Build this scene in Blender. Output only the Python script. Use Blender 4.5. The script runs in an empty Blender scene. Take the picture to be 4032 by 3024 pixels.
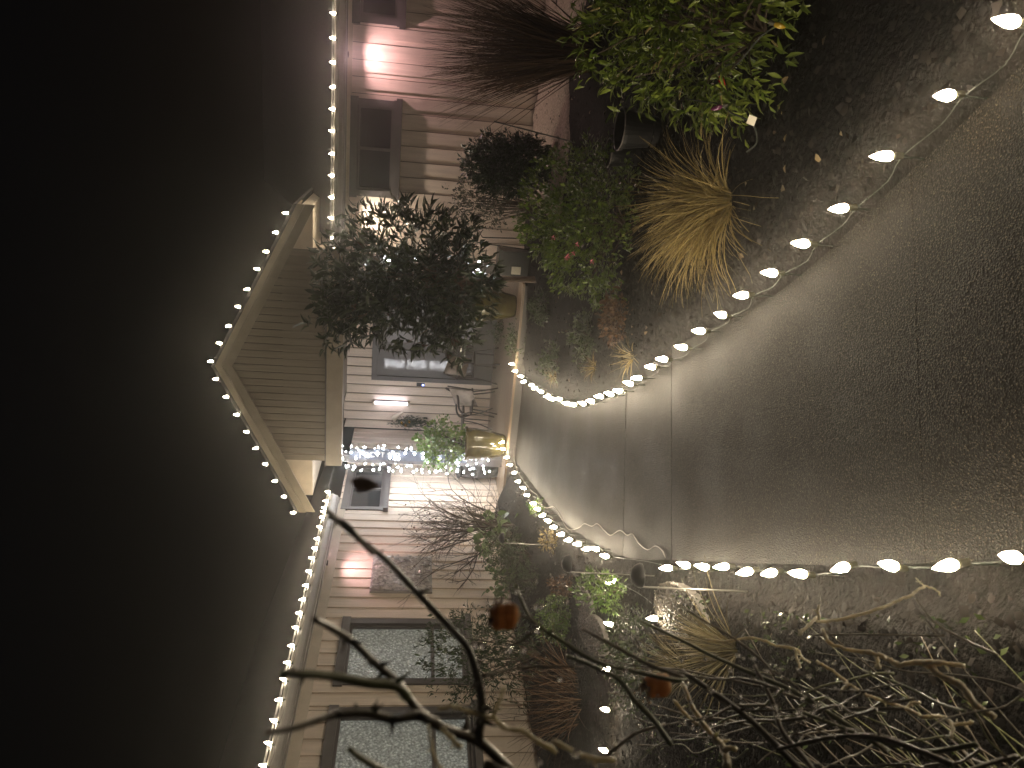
import bpy, math, random
import numpy as np
from mathutils import Vector, Matrix

random.seed(7)
rng = np.random.default_rng(11)
D = bpy.data
C = bpy.context.scene.collection
S = bpy.context.scene

# ------------------------------------------------------------------ camera
FPX = 3028.0                       # focal length in photograph pixels (4032 x 3024, phone held upright, picture stored sideways)
CAMH = 1.6
CAM = np.array([0.0, 0.0, CAMH])
def _d(px, py): return np.array([px - 2016.0, py - 1512.0, FPX])
_dn = _d(2016 + FPX / math.tan(math.radians(7.6)), 2600.0); _dn /= np.linalg.norm(_dn)
_up = -_dn
_fw = np.array([0, 0, 1.0]); _F = _fw - _dn * (_fw @ _dn); _F /= np.linalg.norm(_F)
_R = np.cross(_F, _up)
_psi = math.radians(-20.7)
_EX = _R * math.cos(_psi) + _F * math.sin(_psi)
_EY = np.cross(_up, _EX)
if _EY @ _F < 0: _EY = -_EY
MW = np.array([_EX, _EY, _up])     # world = MW @ picture-camera
def ray(px, py):
    v = MW @ _d(px, py); return v / np.linalg.norm(v)
def atz(px, py, z): r = ray(px, py); return CAM + r * ((z - CAMH) / r[2])
def atx(px, py, x): r = ray(px, py); return CAM + r * (x / r[0])
def aty(px, py, y): r = ray(px, py); return CAM + r * (y / r[1])
def atd(px, py, dist): return CAM + ray(px, py) * dist

cam = D.cameras.new('camera'); camo = D.objects.new('camera', cam); C.objects.link(camo)
cam.sensor_width = 36; cam.sensor_fit = 'HORIZONTAL'; cam.lens = FPX / 4032 * 36
cam.clip_start = 0.02; cam.clip_end = 500
m3 = np.array([MW[:, 0], -MW[:, 1], -MW[:, 2]]).T
mw = Matrix.Identity(4)
for i in range(3):
    for j in range(3): mw[i][j] = float(m3[i][j])
mw.translation = Vector(CAM)
camo.matrix_world = mw
cam.dof.use_dof = True; cam.dof.focus_distance = 8.5; cam.dof.aperture_fstop = 7.5
S.camera = camo

# ------------------------------------------------------------------ night sky, added fill sun, exposure
w = D.worlds.new('World'); S.world = w; w.use_nodes = True
wn = w.node_tree; wn.nodes.clear()
sky = wn.nodes.new('ShaderNodeTexSky'); sky.sky_type = 'NISHITA'; sky.sun_disc = False
sky.sun_elevation = math.radians(-4.0); sky.sun_rotation = math.radians(160)
bg = wn.nodes.new('ShaderNodeBackground'); bg.inputs['Strength'].default_value = 0.05
wo = wn.nodes.new('ShaderNodeOutputWorld')
wn.links.new(sky.outputs[0], bg.inputs[0]); wn.links.new(bg.outputs[0], wo.inputs[0])
sun = D.lights.new('night_fill', 'SUN'); sun.energy = 0.012; sun.angle = math.radians(12); sun.color = (1, .95, .88)  # faint unseen sun lamp, added so silhouettes stay visible
suno = D.objects.new('night_fill', sun); C.objects.link(suno); suno.rotation_euler = (math.radians(50), 0, math.radians(-30))
S.view_settings.view_transform = 'Standard'; S.view_settings.look = 'None'
S.view_settings.exposure = 0.64; S.view_settings.gamma = 1; S.view_settings.use_curve_mapping = False
S.cycles.use_denoising = True
S.cycles.max_bounces = 6; S.cycles.diffuse_bounces = 3; S.cycles.glossy_bounces = 3
S.cycles.transmission_bounces = 4; S.cycles.transparent_max_bounces = 8
S.cycles.sample_clamp_indirect = 4.0; S.cycles.sample_clamp_direct = 0.0
S.cycles.use_light_tree = True; S.cycles.caustics_reflective = False; S.cycles.caustics_refractive = False
BULB_STRENGTH = 125.0
WARM = (1.0, 0.84, 0.60)

# ------------------------------------------------------------------ materials
MATS = {}
def mat(name, col, rough=.6, var=.25, scale=12, stretch=(1, 1, 1), bump=0, bscale=None, spec=.5, metal=0, coat=0, obj_var=0.0, detail=5):
    if name in MATS: return MATS[name]
    m = D.materials.new(name); m.use_nodes = True; MATS[name] = m
    t = m.node_tree; n = t.nodes; l = t.links
    b = n['Principled BSDF']
    b.inputs['Roughness'].default_value = rough; b.inputs['Metallic'].default_value = metal
    b.inputs['Specular IOR Level'].default_value = spec; b.inputs['Coat Weight'].default_value = coat
    tc = n.new('ShaderNodeTexCoord'); mp = n.new('ShaderNodeMapping'); mp.inputs['Scale'].default_value = stretch
    l.new(tc.outputs['Object'], mp.inputs[0])
    nz = n.new('ShaderNodeTexNoise'); nz.inputs['Scale'].default_value = scale; nz.inputs['Detail'].default_value = detail
    l.new(mp.outputs[0], nz.inputs['Vector'])
    r = n.new('ShaderNodeMapRange'); r.inputs[1].default_value = .3; r.inputs[2].default_value = .7
    r.inputs[3].default_value = 1 - var; r.inputs[4].default_value = 1 + var
    l.new(nz.outputs[0], r.inputs[0])
    mul = n.new('ShaderNodeVectorMath'); mul.operation = 'SCALE'; mul.inputs[0].default_value = col
    fac = r.outputs[0]
    if obj_var:
        oi = n.new('ShaderNodeObjectInfo'); rr = n.new('ShaderNodeMapRange')
        rr.inputs[3].default_value = 1 - obj_var; rr.inputs[4].default_value = 1 + obj_var
        l.new(oi.outputs['Random'], rr.inputs[0]); mm = n.new('ShaderNodeMath'); mm.operation = 'MULTIPLY'
        l.new(fac, mm.inputs[0]); l.new(rr.outputs[0], mm.inputs[1]); fac = mm.outputs[0]
    l.new(fac, mul.inputs['Scale']); l.new(mul.outputs[0], b.inputs['Base Color'])
    if bump:
        nb = n.new('ShaderNodeTexNoise'); nb.inputs['Scale'].default_value = bscale or scale * 4; nb.inputs['Detail'].default_value = 4
        l.new(mp.outputs[0], nb.inputs['Vector'])
        bp = n.new('ShaderNodeBump'); bp.inputs['Strength'].default_value = 1; bp.inputs['Distance'].default_value = bump
        l.new(nb.outputs[0], bp.inputs['Height']); l.new(bp.outputs[0], b.inputs['Normal'])
    return m
def leaf_mat(name, c1, c2, rough=.35, spec=.5, trans=.15):
    m = D.materials.new(name); m.use_nodes = True; MATS[name] = m
    t = m.node_tree; n = t.nodes; l = t.links; b = n['Principled BSDF']
    at = n.new('ShaderNodeAttribute'); at.attribute_name = 'rnd'
    oi = n.new('ShaderNodeObjectInfo'); a = n.new('ShaderNodeMath'); a.operation = 'ADD'
    l.new(at.outputs['Fac'], a.inputs[0]); l.new(oi.outputs['Random'], a.inputs[1])
    f = n.new('ShaderNodeMath'); f.operation = 'FRACT'; l.new(a.outputs[0], f.inputs[0])
    mx = n.new('ShaderNodeMix'); mx.data_type = 'RGBA'
    mx.inputs[6].default_value = (*c1, 1); mx.inputs[7].default_value = (*c2, 1)
    l.new(f.outputs[0], mx.inputs[0]); l.new(mx.outputs[2], b.inputs['Base Color'])
    b.inputs['Roughness'].default_value = rough; b.inputs['Specular IOR Level'].default_value = spec
    if trans:
        tr = n.new('ShaderNodeBsdfTranslucent'); l.new(mx.outputs[2], tr.inputs[0])
        ms = n.new('ShaderNodeMixShader'); ms.inputs[0].default_value = trans
        l.new(b.outputs[0], ms.inputs[1]); l.new(tr.outputs[0], ms.inputs[2])
        l.new(ms.outputs[0], n['Material Output'].inputs[0])
    return m
def emit(name, col, strength):
    m = D.materials.new(name); m.use_nodes = True; n = m.node_tree.nodes
    b = n['Principled BSDF']; b.inputs['Base Color'].default_value = (*[min(1, c) * .8 for c in col], 1)
    b.inputs['Emission Color'].default_value = (*col, 1); b.inputs['Emission Strength'].default_value = strength
    MATS[name] = m; return m
def glass(name, col, rough, bump=0, bscale=40, glow=None, spec=.6):
    m = D.materials.new(name); m.use_nodes = True; t = m.node_tree; n = t.nodes; b = n['Principled BSDF']
    b.inputs['Base Color'].default_value = (*col, 1); b.inputs['Roughness'].default_value = rough
    b.inputs['Specular IOR Level'].default_value = spec
    tc = n.new('ShaderNodeTexCoord')
    if bump:
        v = n.new('ShaderNodeTexVoronoi'); v.inputs['Scale'].default_value = bscale; t.links.new(tc.outputs['Object'], v.inputs['Vector'])
        bp = n.new('ShaderNodeBump'); bp.inputs['Distance'].default_value = bump; t.links.new(v.outputs['Distance'], bp.inputs['Height'])
        t.links.new(bp.outputs[0], b.inputs['Normal'])
        mr = n.new('ShaderNodeMapRange'); mr.inputs[1].default_value = 0; mr.inputs[2].default_value = .6
        mr.inputs[3].default_value = 1.25; mr.inputs[4].default_value = .6
        t.links.new(v.outputs['Distance'], mr.inputs[0])
        nz = n.new('ShaderNodeTexNoise'); nz.inputs['Scale'].default_value = bscale * 1.7; t.links.new(tc.outputs['Object'], nz.inputs['Vector'])
        mm = n.new('ShaderNodeMath'); mm.operation = 'MULTIPLY'; t.links.new(mr.outputs[0], mm.inputs[0])
        m2 = n.new('ShaderNodeMapRange'); m2.inputs[1].default_value = .3; m2.inputs[2].default_value = .7; m2.inputs[3].default_value = .6; m2.inputs[4].default_value = 1.4
        t.links.new(nz.outputs[0], m2.inputs[0]); t.links.new(m2.outputs[0], mm.inputs[1])
        sc = n.new('ShaderNodeVectorMath'); sc.operation = 'SCALE'; sc.inputs[0].default_value = col
        t.links.new(mm.outputs[0], sc.inputs['Scale']); t.links.new(sc.outputs[0], b.inputs['Base Color'])
        if glow: t.links.new(sc.outputs[0], b.inputs['Emission Color'])
    if glow:
        if not bump: b.inputs['Emission Color'].default_value = (*glow[0], 1)
        b.inputs['Emission Strength'].default_value = glow[1]
    MATS[name] = m; return m

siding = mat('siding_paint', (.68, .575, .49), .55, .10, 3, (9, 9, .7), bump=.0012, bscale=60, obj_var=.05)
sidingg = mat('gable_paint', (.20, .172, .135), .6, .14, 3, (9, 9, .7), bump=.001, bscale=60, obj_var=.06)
siding_seam = mat('seam', (.20, .165, .125), .8, .1)
trim_dark = mat('trim_paint', (.085, .076, .074), .45, .12, 6, bump=.0006)
trim_gut = mat('gutter_paint', (.20, .18, .165), .35, .1, 5, spec=.6)
trim_light = mat('frieze_paint', (.52, .45, .36), .5, .1, 5)
rakem = mat('rake_paint', (.25, .215, .16), .45, .12, 6)
plankm = mat('soffit_plank', (.36, .285, .18), .6, .18, 4, (1, 6, 6), obj_var=.12)
shingle = mat('shingles', (.035, .033, .032), .85, .35, 40, bump=.006, bscale=30)
deckm = mat('deck_wood', (.22, .16, .105), .28, .3, 3, (.6, 14, 14), bump=.0015, bscale=14, obj_var=.15)
pane_dark = glass('pane_dark', (.02, .022, .025), .08)
pane_obs = glass('pane_obscure', (.34, .36, .33), .22, .012, 34, glow=((.3, .33, .3), .22))
pane_door = glass('pane_door', (.12, .115, .12), .1, glow=((.5, .46, .46), .06))
metal_dark = mat('dark_metal', (.03, .028, .027), .4, .2, 20, spec=.5)
black_plastic = mat('black_plastic', (.012, .012, .013), .35, .2, 20)
bark = mat('bark', (.11, .075, .05), .8, .35, 14, (3, 3, .8), bump=.01, bscale=18)
canem = mat('rose_cane', (.085, .062, .034), .32, .5, 30, bump=.001, bscale=120)
canegreen = mat('rose_cane_green', (.11, .115, .04), .3, .35, 30, bump=.001, bscale=120)
lichen = mat('lichen_cane', (.55, .49, .36), .3, .35, 60, bump=.003, bscale=140, spec=.8)
_lb = lichen.node_tree.nodes['Principled BSDF']; _lb.inputs['Subsurface Weight'].default_value = .5; _lb.inputs['Subsurface Radius'].default_value = (1, .9, .7); _lb.inputs['Subsurface Scale'].default_value = .012
twigm = mat('twig', (.06, .042, .028), .6, .3, 30)
bulb_warm = emit('bulb_warm', WARM, BULB_STRENGTH)
bulb_cool = emit('bulb_cool', (.95, .97, 1.0), 120.0)
socket_m = mat('socket', (.03, .028, .014), .5, .2)
cord_m = mat('cord', (.02, .026, .018), .5, .2)
cord_pale = mat('cord_pale', (.20, .18, .15), .45, .2)

# ------------------------------------------------------------------ mesh helpers
def mesh(name, V, F):
    m = D.meshes.new(name); m.from_pydata([tuple(map(float, v)) for v in V], [], [tuple(map(int, f)) for f in F]); m.update(); return m
def mesh_np(name, V, F, rnd=None):
    """V (n,3), F (k,3|4) numpy"""
    me = D.meshes.new(name); V = np.asarray(V, dtype=np.float32); F = np.asarray(F, dtype=np.int32); k = F.shape[1]
    me.vertices.add(len(V)); me.vertices.foreach_set('co', V.ravel())
    me.loops.add(F.size); me.loops.foreach_set('vertex_index', F.ravel())
    me.polygons.add(len(F)); me.polygons.foreach_set('loop_start', np.arange(0, F.size, k, dtype=np.int32))
    me.polygons.foreach_set('loop_total', np.full(len(F), k, dtype=np.int32))
    me.update(calc_edges=True)
    if rnd is not None:
        a = me.attributes.new('rnd', 'FLOAT', 'POINT'); a.data.foreach_set('value', np.asarray(rnd, dtype=np.float32))
    return me
def link(name, me, m=None, parent=None, loc=None, smooth=False):
    o = D.objects.new(name, me); C.objects.link(o)
    if m is not None and me is not None and not me.materials: me.materials.append(m)
    if parent is not None: o.parent = parent
    if loc is not None: o.location = Vector(map(float, loc))
    if smooth and me is not None:
        me.polygons.foreach_set('use_smooth', np.ones(len(me.polygons), dtype=bool))
    return o
def thing(name, label, cat, loc=(0, 0, 0), group=None, rz=0):
    o = D.objects.new(name, None); C.objects.link(o); o.location = Vector(map(float, loc)); o.rotation_euler = (0, 0, rz)
    o['label'] = label; o['category'] = cat
    if group: o['group'] = group
    return o
def tag(o, label, cat, group=None):
    o['label'] = label; o['category'] = cat
    if group: o['group'] = group
    return o
def stuff(o): o['kind'] = 'stuff'; return o
def struct(o): o['kind'] = 'structure'; return o

class MB:
    def __init__(s): s.V = []; s.F = []
    def add(s, V, F):
        b = len(s.V); s.V += [tuple(map(float, v)) for v in V]; s.F += [tuple(i + b for i in f) for f in F]; return s
    def box(s, x0, x1, y0, y1, z0, z1):
        return s.add([(x0, y0, z0), (x1, y0, z0), (x1, y1, z0), (x0, y1, z0), (x0, y0, z1), (x1, y0, z1), (x1, y1, z1), (x0, y1, z1)],
                     [(3, 2, 1, 0), (4, 5, 6, 7), (0, 1, 5, 4), (1, 2, 6, 5), (2, 3, 7, 6), (3, 0, 4, 7)])
    def prism(s, poly, axis, a, b):
        """extrude 2-D polygon along axis 0/1/2 from a to b"""
        n = len(poly)
        def P(p, t):
            if axis == 0: return (t, p[0], p[1])
            if axis == 1: return (p[0], t, p[1])
            return (p[0], p[1], t)
        V = [P(p, a) for p in poly] + [P(p, b) for p in poly]
        F = [tuple(range(n))[::-1], tuple(range(n, 2 * n))] + [(i, (i + 1) % n, n + (i + 1) % n, n + i) for i in range(n)]
        return s.add(V, F)
    def tube(s, P, R, n=6, cap=True):
        P = [Vector(map(float, p)) for p in P]
        if not hasattr(R, '__len__'): R = [R] * len(P)
        V = []; prev = None
        for i, p in enumerate(P):
            d = (P[min(i + 1, len(P) - 1)] - P[max(i - 1, 0)])
            if d.length < 1e-9: d = Vector((0, 0, 1))
            d.normalize()
            if prev is None:
                u = d.orthogonal().normalized()
            else:
                u = prev - d * prev.dot(d)
                u = u.normalized() if u.length > 1e-6 else d.orthogonal().normalized()
            prev = u; v = d.cross(u)
            for k in range(n):
                a = 2 * math.pi * k / n
                V.append(p + (u * math.cos(a) + v * math.sin(a)) * R[i])
        F = []
        for i in range(len(P) - 1):
            for k in range(n):
                F.append((i * n + k, i * n + (k + 1) % n, (i + 1) * n + (k + 1) % n, (i + 1) * n + k))
        if cap: F.append(tuple(range(n))[::-1]); F.append(tuple((len(P) - 1) * n + k for k in range(n)))
        return s.add(V, F)
    def lathe(s, prof, n=24, c=(0, 0, 0), closed=False):
        V = []; m = len(prof)
        for r, z in prof:
            for k in range(n):
                a = 2 * math.pi * k / n; V.append((c[0] + r * math.cos(a), c[1] + r * math.sin(a), c[2] + z))
        F = [(i * n + k, i * n + (k + 1) % n, (i + 1) * n + (k + 1) % n, (i + 1) * n + k) for i in range(m - 1) for k in range(n)]
        if prof[0][0] > 1e-6 and closed: F.append(tuple(range(n))[::-1])
        if prof[-1][0] > 1e-6 and closed: F.append(tuple((m - 1) * n + k for k in range(n)))
        return s.add(V, F)
    def me(s, name): return mesh(name, s.V, s.F)
    def build(s, name, m, parent=None, loc=None, smooth=False): return link(name, s.me(name), m, parent, loc, smooth)

def smooth_path(P, n=6, wob=0.0):
    P = [np.array(p, float) for p in P]; out = []
    Q = [2 * P[0] - P[1]] + P + [2 * P[-1] - P[-2]]
    for i in range(1, len(Q) - 2):
        for k in range(n):
            t = k / n; a, b, c, d = Q[i - 1:i + 3]
            out.append(.5 * ((2 * b) + (-a + c) * t + (2 * a - 5 * b + 4 * c - d) * t * t + (-a + 3 * b - 3 * c + d) * t ** 3))
    out.append(P[-1])
    if wob: out = [p + rng.normal(0, wob, 3) for p in out]
    return out

# leaf templates: verts along +Y, normal +Z
def leaf_tpl(width, fold=.12, curl=.12):
    V = np.array([(0, 0, 0), (-width, .38, fold), (0, .4, 0), (width, .38, fold), (-width * .72, .7, fold * .6 - curl * .3), (0, .72, -curl * .3), (width * .72, .7, fold * .6 - curl * .3), (0, 1, -curl)])
    F = np.array([(0, 2, 1), (0, 3, 2), (1, 2, 5), (1, 5, 4), (2, 3, 6), (2, 6, 5), (4, 5, 7), (5, 6, 7)])
    return V, F
def small_tpl(width, curl=.1):
    V = np.array([(0, 0, 0), (-width, .5, .05), (width, .5, .05), (0, 1, -curl)]); F = np.array([(0, 2, 1), (1, 2, 3)])
    return V, F
def frames(dirs, upv=None, roll=None):
    d = dirs / np.linalg.norm(dirs, axis=1, keepdims=True)
    u = np.tile(np.array([0, 0, 1.0]), (len(d), 1)) if upv is None else upv
    x = np.cross(d, u + rng.normal(0, .25, d.shape)); nx = np.linalg.norm(x, axis=1, keepdims=True); nx[nx < 1e-6] = 1; x /= nx
    z = np.cross(x, d)
    return x, d, z
def scatter(tpl, P, dirs, scale, upv=None):
    V, F = tpl; x, y, z = frames(dirs, upv); n = len(P); k = len(V)
    A = (V[None, :, 0:1] * x[:, None, :] + V[None, :, 1:2] * y[:, None, :] + V[None, :, 2:3] * z[:, None, :]) * scale[:, None, None] + P[:, None, :]
    FF = (F[None] + (np.arange(n) * k)[:, None, None]).reshape(-1, F.shape[1])
    return A.reshape(-1, 3), FF, np.repeat(rng.random(n), k)
def foliage(parent, name, tpl, P, dirs, scale, m, single=0, base=(0, 0, 0), single_name='leaf'):
    """leaves at world positions; the `single` ones nearest the camera are objects of their own"""
    base = np.array(base, float); P = np.asarray(P); dirs = np.asarray(dirs); scale = np.asarray(scale)
    if single:
        vis = np.linalg.norm(P - CAM, axis=1) - scale * 2
        idx = np.argsort(vis)[:single]; rest = np.setdiff1d(np.arange(len(P)), idx)
        me = mesh(single_name, tpl[0], tpl[1]); me.materials.append(m)
        x, y, z = frames(dirs[idx])
        for j, i in enumerate(idx):
            o = D.objects.new(single_name, me); C.objects.link(o); o.parent = parent
            R = Matrix((x[j], y[j], z[j])).transposed().to_4x4()
            o.matrix_local = Matrix.Translation(Vector(P[i] - base)) @ R @ Matrix.Scale(float(scale[i]), 4)
        P, dirs, scale = P[rest], dirs[rest], scale[rest]
    V, F, r = scatter(tpl, P - base, dirs, scale)
    return stuff(link(name, mesh_np(name, V, F, r), m, parent))
def whorls(centers, outward, k, spread=.9, jit=.02):
    """k leaves round each cluster"""
    n = len(centers); c = np.repeat(centers, k, 0); o = np.repeat(outward, k, 0)
    o = o / np.linalg.norm(o, axis=1, keepdims=True)
    d = o + rng.normal(0, spread, o.shape)
    return c + rng.normal(0, jit, c.shape) , d
def shell_points(n, c, r, power=.45, lump=.25, zmin=-1.0):
    """points through an uneven ellipsoid"""
    d = rng.normal(0, 1, (n * 2, 3)); d /= np.linalg.norm(d, axis=1, keepdims=True); d = d[d[:, 2] > zmin][:n]
    L = rng.normal(0, 1, (9, 3)); L /= np.linalg.norm(L, axis=1, keepdims=True)
    bump = np.max(d @ L.T, axis=1); f = (rng.random(len(d)) ** power) * (1 - lump + lump * 1.4 * bump)
    return np.array(c) + d * f[:, None] * np.array(r), d

def grass_clump(parent, name, base, n, length, spread, m, width=.006, droop=.5, origin=(0, 0, 0), seg=5, lean=(0, 0), jit=.06, r0=.04):
    V = []; F = []; R = []
    for i in range(n):
        a = rng.random() * 2 * math.pi; tilt = abs(rng.normal(0, spread)) + .05
        L = length * (.55 + .5 * rng.random()); dr = droop * (.5 + rng.random())
        p = np.array(base) - np.array(origin) + np.array([math.cos(a), math.sin(a), 0]) * r0 * rng.random() ** .5
        d = np.array([math.cos(a) * math.sin(tilt) + lean[0], math.sin(a) * math.sin(tilt) + lean[1], math.cos(tilt)]); d /= np.linalg.norm(d)
        side = np.cross(d, rng.normal(0, 1, 3)); side /= np.linalg.norm(side); b0 = len(V); rr = rng.random(); wv = width * (.6 + .7 * rng.random())
        for s in range(seg + 1):
            t = s / seg; hw = wv * (1 - t ** 1.6) * .5 + .0006
            V += [p - side * hw, p + side * hw]; R += [rr, rr]
            d = d + np.array([0, 0, -dr / seg]) * (0.3 + 1.4 * t) + rng.normal(0, jit, 3) * .5; d /= np.linalg.norm(d); p = p + d * L / seg
            if p[2] + origin[2] < .02: p[2] = .02 - origin[2]
        F += [(b0 + 2 * s, b0 + 2 * s + 1, b0 + 2 * s + 3, b0 + 2 * s + 2) for s in range(seg)]
    return stuff(link(name, mesh_np(name, np.array(V), np.array(F), R), m, parent))
def branching(mb, p, d, L, r, depth, kids=3, spread=.6, up=.1, seg=4, wob=.12, tips=None, n=5):
    pts = [p]; rad = [r]
    for s in range(seg):
        d = d + rng.normal(0, wob, 3) + np.array([0, 0, up / seg]); d /= np.linalg.norm(d); p = p + d * L / seg
        pts.append(p); rad.append(r * (1 - .45 * (s + 1) / seg))
    mb.tube(pts, rad, n, cap=False)
    if depth == 0:
        if tips is not None: tips.append((p, d))
        return
    for k in range(kids):
        t = rng.integers(max(1, seg // 2), seg + 1); dd = d + rng.normal(0, spread, 3); dd /= np.linalg.norm(dd)
        branching(mb, pts[t], dd, L * (.55 + .3 * rng.random()), r * .58, depth - 1, kids, spread, up, seg, wob, tips, max(3, n - 1))

# ------------------------------------------------------------------ ground, path
PAIRS = [((3.2, -1.6), (2.0, -2.3)), ((1.3, 0.95), (.32, 0.05)), ((.27, 2.02), (-.76, 1.25)), ((-.15, 2.50), (-1.27, 1.92)), ((-.72, 3.2), (-1.83, 2.75)),
         ((-1.38, 4.40), (-2.50, 3.78)), ((-1.93, 5.22), (-3.06, 4.66)), ((-2.40, 5.98), (-3.66, 5.92)), ((-2.84, 7.0), (-4.08, 7.0)),
         ((-3.30, 8.5), (-4.52, 8.4)), ((-3.74, 10.17), (-5.05, 10.17))]
def edge(side, t):
    Q = [np.array(p[side]) for p in PAIRS]; Q = [2 * Q[0] - Q[1]] + Q + [2 * Q[-1] - Q[-2]]
    t = min(max(t, 0), len(PAIRS) - 1 - 1e-6); i = int(t); t -= i; a, b, c, d = Q[i:i + 4]
    return .5 * ((2 * b) + (-a + c) * t + (2 * a - 5 * b + 4 * c - d) * t * t + (-a + 3 * b - 3 * c + d) * t ** 3)
# aggregate concrete
def aggregate():
    m = D.materials.new('aggregate'); m.use_nodes = True; t = m.node_tree; n = t.nodes; l = t.links; b = n['Principled BSDF']
    tc = n.new('ShaderNodeTexCoord')
    wn_ = n.new('ShaderNodeTexNoise'); wn_.inputs['Scale'].default_value = 30; l.new(tc.outputs['Object'], wn_.inputs['Vector'])
    add = n.new('ShaderNodeVectorMath'); add.operation = 'MULTIPLY_ADD'; add.inputs[1].default_value = (.012, .012, .012)
    l.new(wn_.outputs['Color'], add.inputs[0]); l.new(tc.outputs['Object'], add.inputs[2])
    v = n.new('ShaderNodeTexVoronoi'); v.inputs['Scale'].default_value = 150; l.new(add.outputs[0], v.inputs['Vector'])
    v2 = n.new('ShaderNodeTexVoronoi'); v2.inputs['Scale'].default_value = 100; l.new(add.outputs[0], v2.inputs['Vector'])
    cr = n.new('ShaderNodeMapRange'); cr.inputs[1].default_value = 0; cr.inputs[2].default_value = .6; cr.inputs[3].default_value = 1; cr.inputs[4].default_value = 0
    l.new(v.outputs['Distance'], cr.inputs[0])
    cr2 = n.new('ShaderNodeMapRange'); cr2.inputs[1].default_value = 0; cr2.inputs[2].default_value = .5; cr2.inputs[3].default_value = 1; cr2.inputs[4].default_value = 0
    l.new(v2.outputs['Distance'], cr2.inputs[0])
    h = n.new('ShaderNodeMath'); h.operation = 'MAXIMUM'; l.new(cr.outputs[0], h.inputs[0]); l.new(cr2.outputs[0], h.inputs[1])
    big = n.new('ShaderNodeTexNoise'); big.inputs['Scale'].default_value = 2.2; big.inputs['Detail'].default_value = 6; l.new(tc.outputs['Object'], big.inputs['Vector'])
    bp = n.new('ShaderNodeBump'); bp.inputs['Distance'].default_value = .0042; l.new(h.outputs[0], bp.inputs['Height']); l.new(bp.outputs[0], b.inputs['Normal'])
    rc = n.new('ShaderNodeMix'); rc.data_type = 'RGBA'; rc.inputs[6].default_value = (.010, .008, .006, 1); rc.inputs[7].default_value = (.125, .100, .068, 1)
    sep = n.new('ShaderNodeSeparateColor'); l.new(v.outputs['Color'], sep.inputs[0]); l.new(sep.outputs[0], rc.inputs[0])
    dk = n.new('ShaderNodeMix'); dk.data_type = 'RGBA'; dk.blend_type = 'MULTIPLY'; dk.inputs[0].default_value = 1
    mr = n.new('ShaderNodeMapRange'); mr.inputs[1].default_value = .3; mr.inputs[2].default_value = .7; mr.inputs[3].default_value = .7; mr.inputs[4].default_value = 1.2
    hm_ = n.new('ShaderNodeMapRange'); hm_.interpolation_type = 'SMOOTHSTEP'; hm_.inputs[1].default_value = .40; hm_.inputs[2].default_value = .78; l.new(h.outputs[0], hm_.inputs[0])
    base = n.new('ShaderNodeMix'); base.data_type = 'RGBA'; base.inputs[6].default_value = (.009, .0072, .0052, 1); l.new(hm_.outputs[0], base.inputs[0]); l.new(rc.outputs[2], base.inputs[7])
    l.new(big.outputs[0], mr.inputs[0]); l.new(base.outputs[2], dk.inputs[6]); l.new(mr.outputs[0], dk.inputs[7]); l.new(dk.outputs[2], b.inputs['Base Color'])
    rr = n.new('ShaderNodeMapRange'); rr.inputs[1].default_value = .35; rr.inputs[2].default_value = .65; rr.inputs[3].default_value = .50; rr.inputs[4].default_value = .62; b.inputs['Specular IOR Level'].default_value = .07
    l.new(big.outputs[0], rr.inputs[0]); l.new(rr.outputs[0], b.inputs['Roughness'])
    return m
aggr = aggregate()
path = struct(D.objects.new('path', None)); C.objects.link(path)
JT = [0, 1.15, 2.92, 5.0, 6.0, 8.2, 10.0]
for a, b in zip(JT[:-1], JT[1:]):
    ts = np.linspace(a, b, 17); Lp = [edge(1, t) for t in ts]; Rp = [edge(0, t) for t in ts]
    dv = Rp[9] - Rp[7]; dv /= np.linalg.norm(dv) + 1e-9
    g0, g1 = (.0015 if a in (2.92, 8.2, 1.15) else .004), (.0015 if b in (2.92, 8.2, 1.15) else .004)
    Lp[0] = Lp[0] + dv * g0; Rp[0] = Rp[0] + dv * g0; Lp[-1] = Lp[-1] - dv * g1; Rp[-1] = Rp[-1] - dv * g1
    poly = [tuple(p) for p in Rp] + [tuple(p) for p in Lp[::-1]]
    MB().prism(poly, 2, -.10, 0.0).build('paving_slab', aggr, path)

edgeL = np.array([edge(1, t) for t in np.linspace(0, 10, 120)]); edgeR = np.array([edge(0, t) for t in np.linspace(0, 10, 120)])
mid = (edgeL + edgeR) / 2
def path_dist(x, y):
    P = np.stack([x, y], -1); d = np.sqrt(((P[..., None, :] - mid) ** 2).sum(-1)); return d.min(-1)
def sstep(t): t = np.clip(t, 0, 1); return t * t * (3 - 2 * t)
_ph = rng.random((8, 3)) * 6
def gz(x, y):
    x = np.asarray(x, float); y = np.asarray(y, float)
    d = path_dist(x, y) - .66
    nz = sum(.011 * np.sin(x * f1 + _ph[i, 0]) * np.sin(y * f2 + _ph[i, 1]) for i, (f1, f2) in enumerate([(2.1, 1.7), (3.7, 4.1), (6.3, 5.2), (9.1, 8.3)]))
    z = -.045 + .085 * sstep(d / .18) + nz * sstep(d / .4)
    z = z + .18 * sstep((-x - 4.5) / 1.2) * sstep(d / .8)
    z = z + .10 * sstep((y - 6.5) / 2.5) * sstep((x + 2.8) / 1.0) * sstep(d / .8)
    porch = (x > -6) & (x < -2.35) & (y > 10.1)
    return np.where(porch, -.05, z)
xs = np.concatenate([np.linspace(-40, -7, 12)[:-1], np.linspace(-7, 3, 126), np.linspace(3, 40, 12)[1:]])
ys = np.concatenate([np.linspace(-40, -1, 12)[:-1], np.linspace(-1, 11, 150), np.linspace(11, 60, 12)[1:]])
X, Y = np.meshgrid(xs, ys); Z = gz(X, Y)
nx, ny = len(xs), len(ys); idx = np.arange(nx * ny).reshape(ny, nx)
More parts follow.
